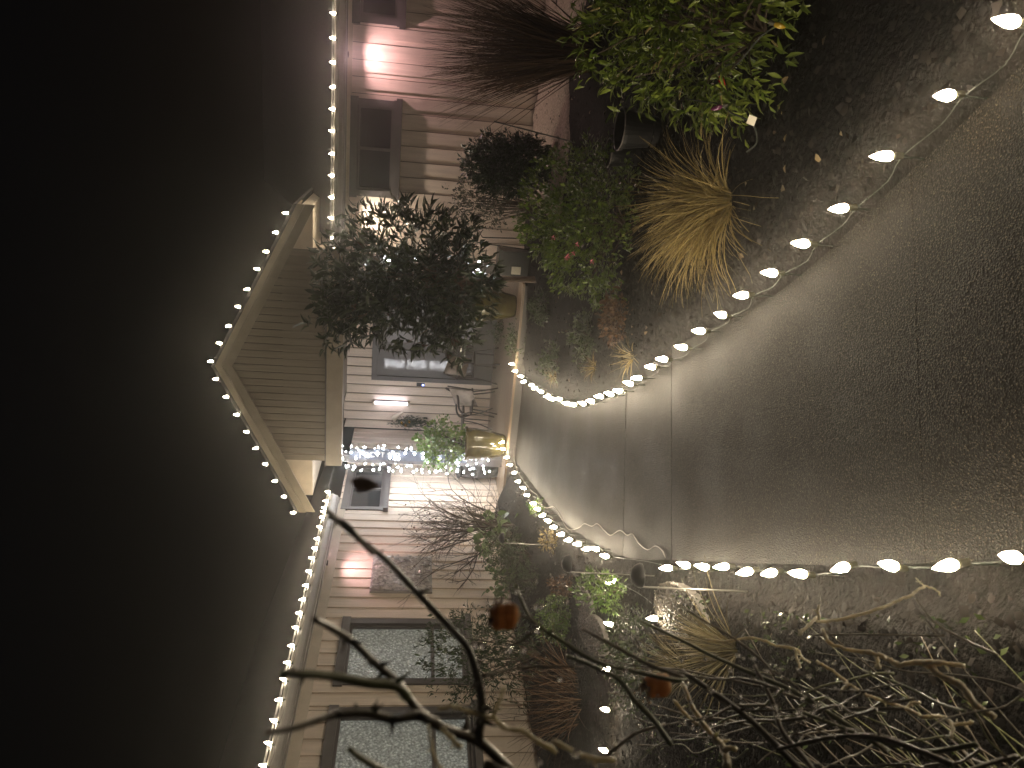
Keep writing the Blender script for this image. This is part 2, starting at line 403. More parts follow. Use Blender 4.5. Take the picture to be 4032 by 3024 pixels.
GF = np.stack([idx[:-1, :-1], idx[:-1, 1:], idx[1:, 1:], idx[1:, :-1]], -1).reshape(-1, 4)
soil = mat('mulch', (.010, .008, .0065), .85, .5, 9, spec=.12, bump=.02, bscale=45)
struct(link('ground', mesh_np('ground', np.stack([X, Y, Z], -1).reshape(-1, 3), GF), soil, smooth=True))
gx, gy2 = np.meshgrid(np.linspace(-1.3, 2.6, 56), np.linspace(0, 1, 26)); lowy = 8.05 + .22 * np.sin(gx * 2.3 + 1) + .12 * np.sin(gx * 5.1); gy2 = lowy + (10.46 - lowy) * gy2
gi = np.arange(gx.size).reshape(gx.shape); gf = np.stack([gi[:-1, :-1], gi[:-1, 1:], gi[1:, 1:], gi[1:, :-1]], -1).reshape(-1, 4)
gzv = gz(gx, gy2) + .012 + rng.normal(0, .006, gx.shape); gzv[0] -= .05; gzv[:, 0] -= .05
struct(link('lit_mulch_strip', mesh_np('lit_mulch_strip', np.stack([gx, gy2, gzv], -1).reshape(-1, 3), gf), mat('lit_mulch', (.29, .235, .18), .8, .5, 40, bump=.012, bscale=90), smooth=True))  # mulch along the wall, lamp light put into its pale colour
# bark chips over the beds
n = 26000
cx = np.concatenate([rng.uniform(-6, 1.6, n // 2), rng.uniform(-4.6, 1.2, n // 2)]); cy = np.concatenate([rng.uniform(1, 10.4, n // 2), rng.uniform(1, 6, n // 2)])
keep = (path_dist(cx, cy) > .72) & ~((cx > -5.95) & (cx < -2.4) & (cy > 10.1)); cx, cy = cx[keep], cy[keep]
tpl = (np.array([(-.35, -.5, 0), (.3, -.42, .05), (.4, .5, 0), (-.3, .45, .06), (0, 0, .16)]), np.array([(0, 1, 4), (1, 2, 4), (2, 3, 4), (3, 0, 4)]))
P = np.stack([cx, cy, gz(cx, cy) + .004], -1); dd = rng.normal(0, 1, P.shape); dd[:, 2] *= .25
V, F, r = scatter(tpl, P, dd, rng.uniform(.012, .042, len(P)))
chip_m = leaf_mat('bark_chip', (.006, .0045, .0035), (.024, .018, .0135), .7, .15, 0)
stuff(tag(link('bark_mulch', mesh_np('bark_mulch', V, F, r), chip_m), 'dark wet bark chips covering the garden beds', 'mulch'))

# ------------------------------------------------------------------ house
house = thing('house', 'single-storey house in beige vertical board siding with a gabled porch', 'house')
def board_wall(name, axis, plane, face, a0, a1, zf, pitch, m, openings=(), gap=.024, parent=house, seam=siding_seam, z0=0.02, th=.02, ledge=0):
    """vertical boards; axis 0 runs along x on y=plane, axis 1 runs along y on x=plane; face = outward sign; zf(a)=top"""
    n = int(round((a1 - a0) / pitch)); p = (a1 - a0) / n
    back = MB(); lo, hi = plane - face * .14, plane - face * th
    lo, hi = min(lo, hi), max(lo, hi)
    # backing: full-height strips between openings
    cuts = sorted(set([a0, a1] + [c for o in openings for c in (max(a0, o[0]), min(a1, o[1]))]))
    def solid(x0, x1):
        mid_ = (x0 + x1) / 2; segs = [(z0, None)]
        for o in openings:
            if o[0] < mid_ < o[1]:
                out = []
                for s in segs:
                    out.append((s[0], o[2])); out.append((o[3], s[1]))
                segs = out
        return segs
    for x0, x1 in zip(cuts[:-1], cuts[1:]):
        for s0, s1 in solid(x0, x1):
            t0, t1 = (zf(x0), zf(x1)) if s1 is None else (s1, s1)
            if min(t0, t1) - s0 < .01 and max(t0, t1) - s0 < .02: continue
            poly = [(x0, s0), (x1, s0), (x1, t1), (x0, t0)]
            back.prism(poly, 1 if axis == 0 else 0, lo, hi)
    wall = back.build(name, seam, parent)
    for i in range(n):
        x0, x1 = a0 + i * p + gap * .35, a0 + (i + 1) * p - gap * .65
        cs = sorted(set([x0, x1] + [c for o in openings for c in (o[0], o[1]) if x0 < c < x1]))
        for c0, c1 in zip(cs[:-1], cs[1:]):
            for s0, s1 in solid(c0, c1):
                t0, t1 = (zf(c0), zf(c1)) if s1 is None else (s1, s1)
                if c1 - c0 < .008 or (t0 + t1) / 2 - s0 < .02: continue
                b = MB(); q0, q1 = plane - face * th, plane + face * (.002 + .003 * rng.random()); lo2, hi2 = min(q0, q1), max(q0, q1)
                if ledge and c1 - c0 > .12:
                    cm = c0 + ledge; tm = t0 + (t1 - t0) * ledge / (c1 - c0); ax = 1 if axis == 0 else 0
                    e0, e1 = sorted((plane - face * th, plane - face * .013))
                    b.prism([(c0, s0), (cm, s0), (cm, tm), (c0, t0)], ax, e0, e1)
                    b.prism([(cm, s0), (c1, s0), (c1, t1), (cm, tm)], ax, lo2, hi2)
                else:
                    b.prism([(c0, s0), (c1, s0), (c1, t1), (c0, t0)], 1 if axis == 0 else 0, lo2, hi2)
                b.build('board', m, wall)
    return wall
YR = 10.5; XL = -5.9; YB = 12.95; TOP = 2.55
RW = [(-1.42, -.21, 1.93, 2.49), (.66, 1.9, 1.93, 2.49)]
LWn = [(6.49, 7.56, .82, 2.23), (5.05, 6.17, .82, 2.23), (10.06, 11.46, 1.90, 2.5)]
board_wall('right_wall', 0, YR, -1, -2.12, 2.6, lambda a: TOP, .2, siding, RW, gap=.008, ledge=.055)
board_wall('left_wing_wall', 1, XL, 1, 3.35, 12.95, lambda a: TOP, .2, siding, LWn, gap=.010, ledge=.04)
board_wall('porch_back_wall', 0, YB, -1, -5.88, -2.14, lambda a: 2.74, .17, siding, [(-4.93, -3.2, .13, 2.27)], z0=.1)
board_wall('porch_side_wall', 1, -2.14, -1, 10.52, 12.93, lambda a: 2.74, .2, siding, z0=.1)

def window(axis, plane, face, a0, a1, z0, z1, pane, split=None, hsplit=None, sill=True, head=True):
    """a window set in an opening, frame proud of the wall"""
    wdw = link('window', None, None, house)
    def bx(u0, u1, d0, d1, v0, v1):
        lo, hi = sorted((plane + face * d0, plane + face * d1))
        return (u0, u1, lo, hi, v0, v1) if axis == 0 else (lo, hi, u0, u1, v0, v1)
    t = .085
    MB().box(*bx(a0, a0 + t, -.06, .022, z0, z1)).build('jamb', trim_dark, wdw)
    MB().box(*bx(a1 - t, a1, -.06, .022, z0, z1)).build('jamb', trim_dark, wdw)
    MB().box(*bx(a0 - .02, a1 + .02, -.06, .032, z1 - t, z1 + .012)).build('head_casing', trim_dark, wdw)
    if sill: MB().box(*bx(a0 - .035, a1 + .035, -.06, .075, z0 - .075, z0 - .002)).box(*bx(a0 - .01, a1 + .01, -.058, .02, z0 - .002, z0 + .03)).build('sill', trim_dark, wdw)
    ia0, ia1, iz0, iz1 = a0 + t, a1 - t, z0 + .03, z1 - t
    fr = MB(); q = .03
    fr.box(*bx(ia0, ia0 + q, -.055, -.012, iz0, iz1)).box(*bx(ia1 - q, ia1, -.055, -.012, iz0, iz1))
    fr.box(*bx(ia0 + q, ia1 - q, -.055, -.013, iz0, iz0 + q)).box(*bx(ia0 + q, ia1 - q, -.055, -.013, iz1 - q, iz1))
    cells = [(ia0 + q, ia1 - q, iz0 + q, iz1 - q)]
    if split:
        fr.box(*bx(split - .02, split + .02, -.055, -.010, iz0 + q, iz1 - q)); c = cells[0]
        cells = [(c[0], split - .02, c[2], c[3]), (split + .02, c[1], c[2], c[3])]
    if hsplit:
        fr.box(*bx(ia0 + q, ia1 - q, -.055, -.010, hsplit - .02, hsplit + .02)); c = cells[0]
        cells = [(c[0], c[1], c[2], hsplit - .02), (c[0], c[1], hsplit + .02, c[3])]
    fr.build('sash', trim_dark, wdw)
    for c in cells: MB().box(*bx(c[0], c[1], -.05, -.042, c[2], c[3])).build('pane', pane, wdw)
    return wdw
for o in RW: window(0, YR, -1, o[0], o[1], o[2], o[3], pane_dark, split=(o[0] + o[1]) / 2)
window(1, XL, 1, LWn[0][0], LWn[0][1], .82, 2.23, pane_obs, hsplit=1.20)
window(1, XL, 1, LWn[1][0], LWn[1][1], .82, 2.23, pane_obs, hsplit=1.20)
window(1, XL, 1, LWn[2][0], LWn[2][1], 1.90, 2.5, pane_dark, split=10.76)
# frieze, soffit, fascia, gutter
MB().box(-2.10, 2.6, YR - .026, YR - .004, 2.49, 2.552).build('frieze_board', trim_light, house)
MB().box(XL + .004, XL + .026, 3.35, 10.2, 2.44, 2.552).build('frieze_board', trim_light, house)
MB().box(-2.05, 2.6, 10.40, 10.50, 2.553, 2.575).build('soffit', trim_gut, house)
MB().box(-5.90, -5.79, 3.35, 10.2, 2.553, 2.575).build('soffit', trim_gut, house)
MB().box(-2.05, 2.6, 10.375, 10.40, 2.54, 2.70).build('fascia', trim_gut, house)
MB().box(-5.79, -5.765, 3.35, 10.2, 2.54, 2.70).build('fascia', trim_gut, house)
prof = [(0, 0), (.07, 0), (.075, .03), (.10, .07), (.105, .11), (.112, .115), (.108, .125), (.098, .122), (.090, .10), (.085, .075), (.06, .015), (.012, .012), (.012, .125), (0, .125)]
MB().prism([(10.374 - u, 2.555 + v) for u, v in prof][::-1], 0, -2.05, 2.6).build('gutter', trim_gut, house)
MB().prism([(-5.764 + u, 2.555 + v) for u, v in prof], 1, 3.35, 10.12).build('gutter', trim_gut, house)
# main roofs
MB().prism([(10.30, 2.70), (10.30, 2.72), (16, 4.62), (16, 4.60)], 0, -2.0, 3.0).build('roof', shingle, house)
MB().prism([(-5.70, 2.70), (-5.70, 2.72), (-11, 4.47), (-11, 4.45)], 1, 2.9, 13.5).build('roof', shingle, house)
# porch gable
GX, GY, RY = -3.66, 10.24, 9.86; HW = 2.17; ZA = 4.12; SL = .49
def rz(x): return ZA - abs(x - GX) * SL
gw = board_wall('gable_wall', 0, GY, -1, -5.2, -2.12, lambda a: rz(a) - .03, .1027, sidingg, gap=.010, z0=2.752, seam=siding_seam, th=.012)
MB().box(-5.24, -2.08, GY - .07, GY + .12, 2.52, 2.74).build('porch_beam', rakem, house)
MB().box(-5.25, -2.07, GY - .085, GY - .02, 2.741, 2.756).build('drip_cap', trim_dark, house)
MB().box(-5.2, -2.12, GY + .12, YB, 2.70, 2.72).build('porch_ceiling', mat('ceiling_paint', (.22, .19, .16), .6, .1, 4), house)
for s in (-1, 1):
    x1 = GX + s * HW
    roof = MB(); y0, y1 = RY, 14.2
    roof.prism([(GX, ZA + .02), (x1, rz(x1) + .02), (x1, rz(x1) + .06), (GX, ZA + .06)][::s], 1, y0 - .03, y1); roof.build('porch_roof', shingle, house)
    # rake boards: upper strip and lower board
    MB().prism([(GX, ZA + .015), (x1, rz(x1) + .015), (x1, rz(x1) - .075), (GX, ZA - .075)][::-s], 1, y0 - .025, y0 + .02).build('rake_trim', rakem, house)
    MB().prism([(GX, ZA - .078), (x1, rz(x1) - .078), (x1, rz(x1) - .20), (GX, ZA - .20)][::-s], 1, y0 - .002, y0 + .018).build('rake_board', rakem, house)
    # soffit planks under the overhang
    k = 21
    for i in range(k):
        u0, u1 = i / k, (i + 1) / k - .003; xa, xb = GX + s * HW * u0, GX + s * HW * u1
        MB().prism([(xa, rz(xa) + .018), (xb, rz(xb) + .018), (xb, rz(xb) - .002), (xa, rz(xa) - .002)][::-s], 1, y0 + .02, GY - .004).build('soffit_plank', plankm, house)
    # side overhang: upper wall and boxed soffit
    xw = -2.12 if s > 0 else -5.2; xo = x1 - s * .06
    MB().box(min(xw, xw - s * .1), max(xw, xw - s * .1), GY + .006, 12.9, 2.70, rz(xw) - .01).build('upper_side_wall', siding, house)
    MB().prism([(xw, rz(xw) - .03), (xo, rz(xo) - .015), (xo, rz(xo) - .15), (xw, rz(xo) - .15)][::-s], 1, GY + .004, 13.0).build('boxed_eave', trim_light, house)
# porch deck
deck = thing('porch_deck', 'wet brown timber porch deck at the end of the path', 'deck')
for i in range(20):
    y0 = 10.2 + i * .139
    if y0 > 12.85: break
    MB().box(-5.93 + .005 * rng.random(), -2.40 + .006 * rng.random(), y0, min(y0 + .133, 12.945), .095, .13).build('deck_board', deckm, deck)
MB().box(-5.90, -2.43, 10.235, 10.27, -.03, .09).build('riser', trim_dark, deck)
# posts
for x in (-5.31, -2.3): MB().box(x - .06, x + .06, GY + .32, GY + .44, .131, 2.70).build('porch_post', trim_dark, house)
# door with sidelight
door = link('door', None, None, house)
MB().box(-4.93, -4.85, YB - .03, YB + .08, .13, 2.27).box(-3.28, -3.2, YB - .03, YB + .08, .13, 2.27).box(-4.85, -3.28, YB - .03, YB + .08, 2.17, 2.27).build('door_frame', trim_dark, door)
MB().box(-4.849, -4.36, YB + .0, YB + .05, .13, 2.169).build('sidelight_panel', trim_dark, door)
for k in range(4):
    z1 = 2.06 - k * .40
    MB().box(-4.72, -4.52, YB - .004, YB + .004, z1 - .36, z1).build('pane', pane_door, door)
MB().box(-4.35, -3.285, YB + .02, YB + .06, .13, 2.165).build('door_leaf', trim_dark, door)
MB().box(-4.22, -3.42, YB + .012, YB + .018, .5, 2.03).build('pane', glass('door_glass', (.13, .125, .125), .06, glow=((.6, .55, .55), .10)), door)
MB().tube([(-4.29, YB - .02, 1.05), (-4.29, YB - .02, 1.2)], .012, 8).build('handle', metal_dark, door)
bell = tag(MB().box(-5.0 - .03, -5.0 + .03, YB - .03, YB - .004, 1.22, 1.36).build('doorbell', black_plastic), 'small black doorbell with a glowing blue ring beside the front door', 'doorbell')
MB().lathe([(.011, 0), (.016, 0), (.016, .004), (.011, .004)], 16).build('glowing_ring', emit('blue_ring', (.25, .4, 1), 9), bell).matrix_local = Matrix.Translation((-5.0, YB - .031, 1.245)) @ Matrix.Rotation(math.pi / 2, 4, 'X')
# move doorbell to its place by the picture
p = aty(1660, 1515, YB - .02); bell.location = Vector((float(p[0]) + 5.0, 0, float(p[2]) - 1.27))
# tube lamp
lp = aty(1540, 1588, YB - .09)
lamp = thing('wall_lamp', 'lit white tube wall lamp on the porch back wall', 'wall lamp', (lp[0], YB - .004, lp[2]))
MB().tube([(0, -.085, -.29), (0, -.085, .29)], .026, 14).build('tube', emit('tube_glow', (.95, .88, 1.0), 6), lamp, smooth=True)
for s in (-1, 1): MB().box(-.05, .03, -.10, -.001, s * .31 - .022, s * .31 + .022).build('bracket', trim_light, lamp)
MB().box(-.04, .02, -.03, -.001, -.285, .285).build('back_plate', metal_dark, lamp)
# eave spot lamps behind the gutters
PK = (1.0, .60, .63)
pink = emit('pink_lamp', PK, 1.5)
cream = emit('cream_lamp', (1.0, .85, .68), 1.5)
def eave_lamp(loc, m, tip, col, watt):
    lo = link('eave_lamp', None, None, house, loc)
    MB().lathe([(.0, .03), (.036, .03), (.036, -.012), (.031, -.012), (.031, .0), (.0, .002)], 14).build('lamp_housing', metal_dark, lo)
    MB().lathe([(.0, -.008), (.016, -.006), (.029, -.001), (.0, .001)], 14).build('lamp_lens', m, lo)
    li = D.lights.new('lamp_light', 'SPOT'); li.energy = watt; li.color = col; li.shadow_soft_size = .02; li.spot_size = math.radians(168); li.spot_blend = .7
    ob = D.objects.new('lamp_light', li); C.objects.link(ob); ob.parent = lo; ob.location = (tip[0] * .3, tip[1] * .3, -.035)
    ob.rotation_euler = Vector((tip[0], tip[1], -1)).to_track_quat('-Z', 'Y').to_euler()
eave_lamp((float(aty(1378, 215, YR - .09)[0]), YR - .075, 2.541), pink, (0, -.45), PK, 36)
eave_lamp((XL + .075, float(atx(1306, 2212, XL + .09)[1]), 2.541), pink, (.45, 0), PK, 28)
eave_lamp((-1.72, YR - .075, 2.541), cream, (0, -.45), (1.0, .86, .68), 48)

# ------------------------------------------------------------------ light strings
def bulb_meshes():
    g = MB().lathe([(.007, 0), (.0135, .009), (.0155, .020), (.0130, .036), (.0075, .053), (.0, .068)], 8).me('bulb'); g.materials.append(bulb_warm)
    g.polygons.foreach_set('use_smooth', np.ones(len(g.polygons), dtype=bool))
    s = MB().lathe([(.0, -.03), (.0105, -.028), (.0115, -.004), (.0085, .004), (.0, .004)], 8).me('socket'); s.materials.append(socket_m)
    return g, s
BM, SM = bulb_meshes()
def light_string(name, label, pts, ups, cordm=cord_m, stake=False, sag=.012, group=None, bulb=BM, sock=SM, scale=1.0, extra_cord=None, tilt=.12, cord_r=.0020):
    t = thing(name, label, 'string lights', group=group)
    pts = [np.array(p, float) for p in pts]
    cp = []
    for i, p in enumerate(pts):
        q = p - np.array(ups[i]) * .028 * scale
        if i: m_ = (cp[-1] + q) / 2 + np.array([0, 0, -sag]) + rng.normal(0, .006, 3); cp.append(m_)
        cp.append(q)
    MB().tube(smooth_path(cp, 3), cord_r, 5).build('cord', cordm, t)
    for p, u in zip(pts, ups):
        z = (Vector(u) + Vector(rng.normal(0, tilt, 3))).normalized()
        o = D.objects.new('bulb', bulb); C.objects.link(o); o.parent = t
        o.matrix_local = Matrix.Translation(Vector(p)) @ z.to_track_quat('Z', 'Y').to_matrix().to_4x4() @ Matrix.Scale(scale, 4)
        if sock is not None:
            s = D.objects.new('socket', sock); C.objects.link(s); s.parent = o
        if stake:
            g = float(gz(p[0], p[1])); MB().tube([(p[0], p[1], g - .03), (p[0], p[1], p[2] - .022)], .003, 5).build('stake', cord_m, t)
    return t
def sortp(L): return L
gr = [(1311, 53), (1311, 150), (1310, 246), (1310, 340), (1309, 428), (1309, 517), (1307, 604), (1305, 691), (1304, 776), (1303, 857), (1300, 935)]
P = [aty(px, py, 10.265) for px, py in gr]; zz = np.mean([p[2] for p in P]); dx = -(P[-1][0] - P[0][0]) / (len(P) - 1)
P = [np.array([p[0], p[1], zz - .03]) for p in P]; P = [P[0] + np.array([dx * k, 0, 0]) for k in range(6, 0, -1)] + P
light_string('gutter_lights', 'lit warm white bulbs along the straight gutter above the grass and dark windows', P, [(0, -.1, 1)] * len(P))
gl = [(1284, 1848), (1284, 1911), (1284, 1965), (1276, 2000), (1268, 2037), (1258, 2076), (1247, 2119), (1241, 2159), (1226, 2198), (1216, 2252), (1204, 2304), (1191, 2358), (1177, 2416), (1165, 2474), (1147, 2543), (1132, 2610), (1115, 2679), (1098, 2755), (1077, 2841), (1055, 2930), (1033, 3017)]
P = [atx(px, py, -5.65) for px, py in gl]; P[0:3] = [np.array([-5.64, 10.12 - .0, 2.70]), np.array([-5.64, 9.86, 2.70]), np.array([-5.64, 9.55, 2.70])]
zz = float(np.median([p[2] for p in P])); P = [np.array([p[0], p[1], .5 * p[2] + .5 * zz - .03]) for p in P]
for k in range(4): P.append(P[-1] + np.array([0, -.26, 0]))
light_string('gutter_lights', 'lit warm white bulbs along the gutter over the two frosted windows', P, [(.1, 0, 1)] * len(P))
rk = [(1088, 835), (1057, 912), (1023, 988), (995, 1059), (963, 1136), (931, 1207), (900, 1281), (869, 1353), (841, 1422), (859, 1492), (893, 1562), (929, 1633), (962, 1700), (993, 1763), (1025, 1828), (1057, 1893), (1087, 1955), (1118, 2017)]
P = []
for px, py in rk:
    q = aty(px, py, RY - .03); P.append(np.array([q[0], q[1], rz(q[0]) + .065]))
light_string('gable_lights', 'lit warm white bulbs up and down both slopes of the porch gable', P, [(0, -.15, 1)] * len(P))
pr = [(4016, 90), (3757, 374), (3517, 614), (3339, 818), (3187, 961), (3060, 1076), (2945, 1161), (2857, 1243), (2774, 1304), (2704, 1370), (2628, 1415), (2580, 1446), (2527, 1488), (2493, 1514), (2451, 1540), (2415, 1555), (2375, 1561), (2341, 1582), (2306, 1593), (2269, 1593), (2242, 1589), (2213, 1572), (2184, 1571), (2168, 1560), (2140, 1545), (2116, 1528), (2102, 1517), (2071, 1501), (2060, 1483), (2037, 1461), (2025, 1435)]
P = [atz(px, py, .085) for px, py in pr]
P = [p if p[1] < 10.05 else aty(px, py, 10.05) for p, (px, py) in zip(P, pr)]
d0 = P[0] - P[2]; P = [P[0] + d0 * k * .5 for k in (3, 2, 1)] + P
light_string('path_lights', 'lit warm white bulbs on stakes along the path edge beside the straw grass', P, [(0, 0, 1)] * len(P), stake=True, sag=.03, tilt=.16, scale=1.08)
pl = [(1984, 1740), (1989, 1769), (2004, 1800), (2016, 1831), (2033, 1860), (2050, 1896), (2070, 1924), (2085, 1950), (2111, 1983), (2128, 2007), (2147, 2026), (2169, 2053), (2192, 2076), (2222, 2102), (2252, 2125), (2289, 2143), (2324, 2159), (2360, 2164), (2397, 2192), (2500, 2222), (2646, 2236), (2717, 2230), (2791, 2236), (2869, 2230), (2963, 2247), (3056, 2252), (3177, 2262), (3341, 2228), (3535, 2233), (3771, 2220), (4016, 2200)]
pl.remove((2500, 2222))
P = [atz(px, py, .085) for px, py in pl]; P = [p if p[1] < 10.05 else aty(px, py, 10.1) for p, (px, py) in zip(P, pl)]
d0 = P[-1] - P[-3]; P = P + [P[-1] + d0 * k * .5 for k in range(1, 5)]
light_string('path_lights', 'lit warm white bulbs on stakes along the path edge beside the hooded garden lamps', P, [(0, 0, 1)] * len(P), stake=True, sag=.03, tilt=.16, scale=1.08)
pb = [(2421, 2294), (2590, 2435), (2414, 2461), (2402, 2630), (2400, 2797), (2393, 2960)]
P = [atz(px, py, .11) for px, py in pb]
P = [np.array([p[0], p[1], max(p[2], gz(p[0], p[1]) + .05)]) for p in P]
light_string('bed_lights', 'short run of lit bulbs lying among the stepping stones and tan grass', P, [(0, 0, 1)] * len(P), stake=True, sag=.04, tilt=.3)

# grey cord wandering over the path
cw = [(1985, 1752), (2000, 1790), (2035, 1850), (2060, 1890), (2090, 1930), (2115, 1950), (2130, 1985), (2150, 2000), (2180, 1995), (2200, 2020), (2215, 2050), (2240, 2085), (2280, 2078), (2300, 2062), (2330, 2072), (2352, 2062), (2380, 2090), (2405, 2108), (2440, 2088), (2468, 2107), (2490, 2103), (2515, 2140), (2550, 2165), (2580, 2150), (2605, 2165), (2620, 2195)]
P = [atz(px, py, .006) for px, py in cw]; P = [p if p[1] < 10.15 else np.array([p[0] * 10.15 / p[1], 10.15, .03]) for p in P]
tag(MB().tube(smooth_path(P, 4), .0035, 6).build('extension_cord', cord_pale), 'pale wavy electric cord lying across the path', 'cord')

# ------------------------------------------------------------------ plants in the bed along the straight wall
def G(x, y): return float(gz(x, y))
M_tree = leaf_mat('tree_leaf', (.008, .017, .004), (.034, .05, .012), .3)
M_tree_red = leaf_mat('tree_leaf_red', (.06, .025, .012), (.10, .04, .018), .35)
M_big = leaf_mat('big_shrub_leaf', (.06, .10, .012), (.20, .25, .04), .32)
M_pinkshrub = leaf_mat('pink_shrub_leaf', (.06, .11, .015), (.17, .23, .04), .35)
M_conifer = leaf_mat('conifer_leaf', (.012, .022, .010), (.03, .05, .02), .4)
M_grey = leaf_mat('grey_leaf', (.07, .075, .06), (.16, .16, .12), .45)
M_straw = leaf_mat('straw', (.12, .09, .03), (.42, .32, .13), .45, .4, .2)
M_tan = leaf_mat('tan_blade', (.05, .042, .016), (.20, .16, .07), .45, .4, .2)
M_redgrass = leaf_mat('red_grass', (.035, .018, .010), (.13, .075, .04), .5, .4, .1)
M_brown = leaf_mat('dry_leaf', (.06, .03, .015), (.16, .09, .045), .6, .3, .1)
M_nandina = leaf_mat('nandina_leaf', (.018, .035, .012), (.06, .09, .03), .3)
M_bright = leaf_mat('bright_leaf', (.06, .13, .02), (.16, .25, .05), .3)
M_jade = leaf_mat('jade_leaf', (.10, .20, .03), (.24, .34, .08), .3)
M_dull = leaf_mat('dull_leaf', (.03, .05, .018), (.08, .11, .04), .4)
M_broad = leaf_mat('broad_leaf', (.10, .17, .06), (.22, .30, .13), .35)
petal = mat('pink_petal', (.62, .16, .24), .5, .2)
BIG = leaf_tpl(.17); LONG = leaf_tpl(.13, .08, .2); SM_ = small_tpl(.24); NEEDLE = small_tpl(.10, .05); ROUND = leaf_tpl(.36, .1, .05)

def bush(name, label, base, center, radii, n, k, L, tpl, m, single=0, power=.5, lump=.3, spread=.8, twigs=18, zmin=-1.0, twig_r=.006, twm=None, fol='foliage', cat='shrub', jit=None, group=None):
    base = np.array(base, float); t = thing(name, label, cat, base, group)
    Pc, dd = shell_points(n, center, radii, power, lump, zmin)
    ok = Pc[:, 2] > gz(Pc[:, 0], Pc[:, 1]) + .01; Pc, dd = Pc[ok], dd[ok]
    mb = MB()
    for i in rng.choice(len(Pc), min(twigs, len(Pc)), replace=False):
        a = base * 0; b = Pc[i] - base; mid_ = b * .5 + np.array([0, 0, .12 * np.linalg.norm(b)]) + rng.normal(0, .03, 3)
        mb.tube(smooth_path([a, mid_, b], 4), list(np.linspace(twig_r, twig_r * .3, 9)), 5, cap=False)
    mb.build('branches', twm or twigm, t)
    P, d = whorls(Pc, dd + np.array([0, 0, .25]), k, spread, jit if jit is not None else L * .35)
    foliage(t, fol, tpl, P, d, rng.uniform(.65, 1.1, len(P)) * L, m, single, base)
    return t, Pc, dd

# dark leafy small tree before the porch corner
tb = np.array([-2.12, 9.33, G(-2.12, 9.33)])
tree = thing('small_tree', 'small dark broad-leaved tree on one thin trunk before the porch corner', 'tree', tb)
mb = MB(); tips = []
top = aty(1930, 1105, 9.33) - tb; top2 = aty(1700, 1100, 9.33) - tb
mb.tube(smooth_path([(0, 0, -.05), top * .5 + np.array([.01, 0, 0]), top, top2], 5), list(np.linspace(.042, .026, 16)), 8)
mb.build('trunk', bark, tree, smooth=True)
cl1, d1 = shell_points(640, aty(1610, 1095, 9.33), (.88, .75, 1.08), .45, .30)
cl2, d2 = shell_points(75, aty(1350, 1225, 9.25), (.50, .45, .42), .6, .3)
cl3, d3 = shell_points(60, aty(1780, 1290, 9.2), (.42, .4, .40), .6, .3)
cl = np.concatenate([cl1, cl2, cl3]); dl = np.concatenate([d1, d2, d3])
mb = MB()
for i in rng.choice(len(cl), 55, replace=False):
    b = cl[i] - tb; a = top + (top2 - top) * rng.random() * 1.0; mid_ = (a + b) / 2 + rng.normal(0, .05, 3)
    mb.tube(smooth_path([a, mid_, b], 4), list(np.linspace(.013, .003, 9)), 5, cap=False)
mb.build('branches', bark, tree)
P, d = whorls(cl, dl + np.array([0, 0, .5]), 6, .75, .025)
foliage(tree, 'crown', BIG, P, d, rng.uniform(.12, .19, len(P)), M_tree, 200, tb)
pick = rng.choice(len(cl), 26, replace=False); P, d = whorls(cl[pick], dl[pick], 5, .7, .02)
foliage(tree, 'reddish_leaves', BIG, P, d, rng.uniform(.08, .12, len(P)), M_tree_red, 0, tb)
# cool lights in the tree
tl = [(1645, 1021), (1615, 1033), (1535, 1026), (1470, 1040), (1840, 1056), (1885, 1062), (1890, 1030)]
P = [aty(px, py, 9.33 + .35 * math.sin(i * 2.1)) for i, (px, py) in enumerate(tl)]
mini = MB().lathe([(.003, -.004), (.006, .002), (.007, .010), (.004, .02), (.0, .024)], 6).me('bulb'); mini.materials.append(bulb_cool)
light_string('tree_lights', 'tiny cool white lights wound through the dark leafy tree', P, [(0, 0, 1)] * len(P), bulb=mini, sock=None, scale=1.1, sag=.03, cord_r=.0015)

# shrub with pink flowers
c = aty(2330, 880, 5.75); b = (c[0], 5.75, G(c[0], 5.75))
t, Pc, dd = bush('flowering_shrub', 'rounded light green shrub dotted with a few pink flowers', b, (c[0], c[1], c[2] - .02), (.58, .50, .55), 950, 9, .05, SM_, M_pinkshrub, spread=.7, power=.3, twigs=26)
for k, (px, py) in enumerate([(2178, 936), (2272, 962), (2257, 997), (2229, 1016), (2236, 1008), (2576, 917), (2330, 1030)]):
    mb = MB(); pc = aty(px, py, 5.42) - np.array(b)
    for j in range(5):
        a = j * 1.2566; q = np.array([math.cos(a), -.5, math.sin(a)]) * .012
        mb.add([pc, pc + q + np.array([0, 0, .006]), pc + q * 1.7, pc + q + np.array([.006, 0, -.006])], [(0, 1, 2), (0, 2, 3)])
    mb.build('flower', petal, t)
# large shrub with pale catkins by the path
c = aty(2740, 100, 3.75); b = (c[0], c[1], G(c[0], c[1]))
t, Pc, dd = bush('catkin_shrub', 'large glossy green shrub with pale dangling flower spikes', b, c, (.47, .46, .50), 460, 9, .075, LONG, M_big, 190, spread=.75, power=.35, lump=.35, twigs=40, twig_r=.008)
spike = mat('catkin', (.34, .27, .12), .6, .3, 80, bump=.002, bscale=200)
for i in rng.choice(len(Pc), 60, replace=False):
    p0 = Pc[i] - np.array(b) + dd[i] * .04; dv = dd[i] * .6 + np.array([-.3, -.1, .1]); mb = MB()
    mb.tube([p0, p0 + dv * .04, p0 + dv * .075 + np.array([0, 0, -.006])], [.004, .0045, .002], 5); mb.build('flower_spike', spike, t)
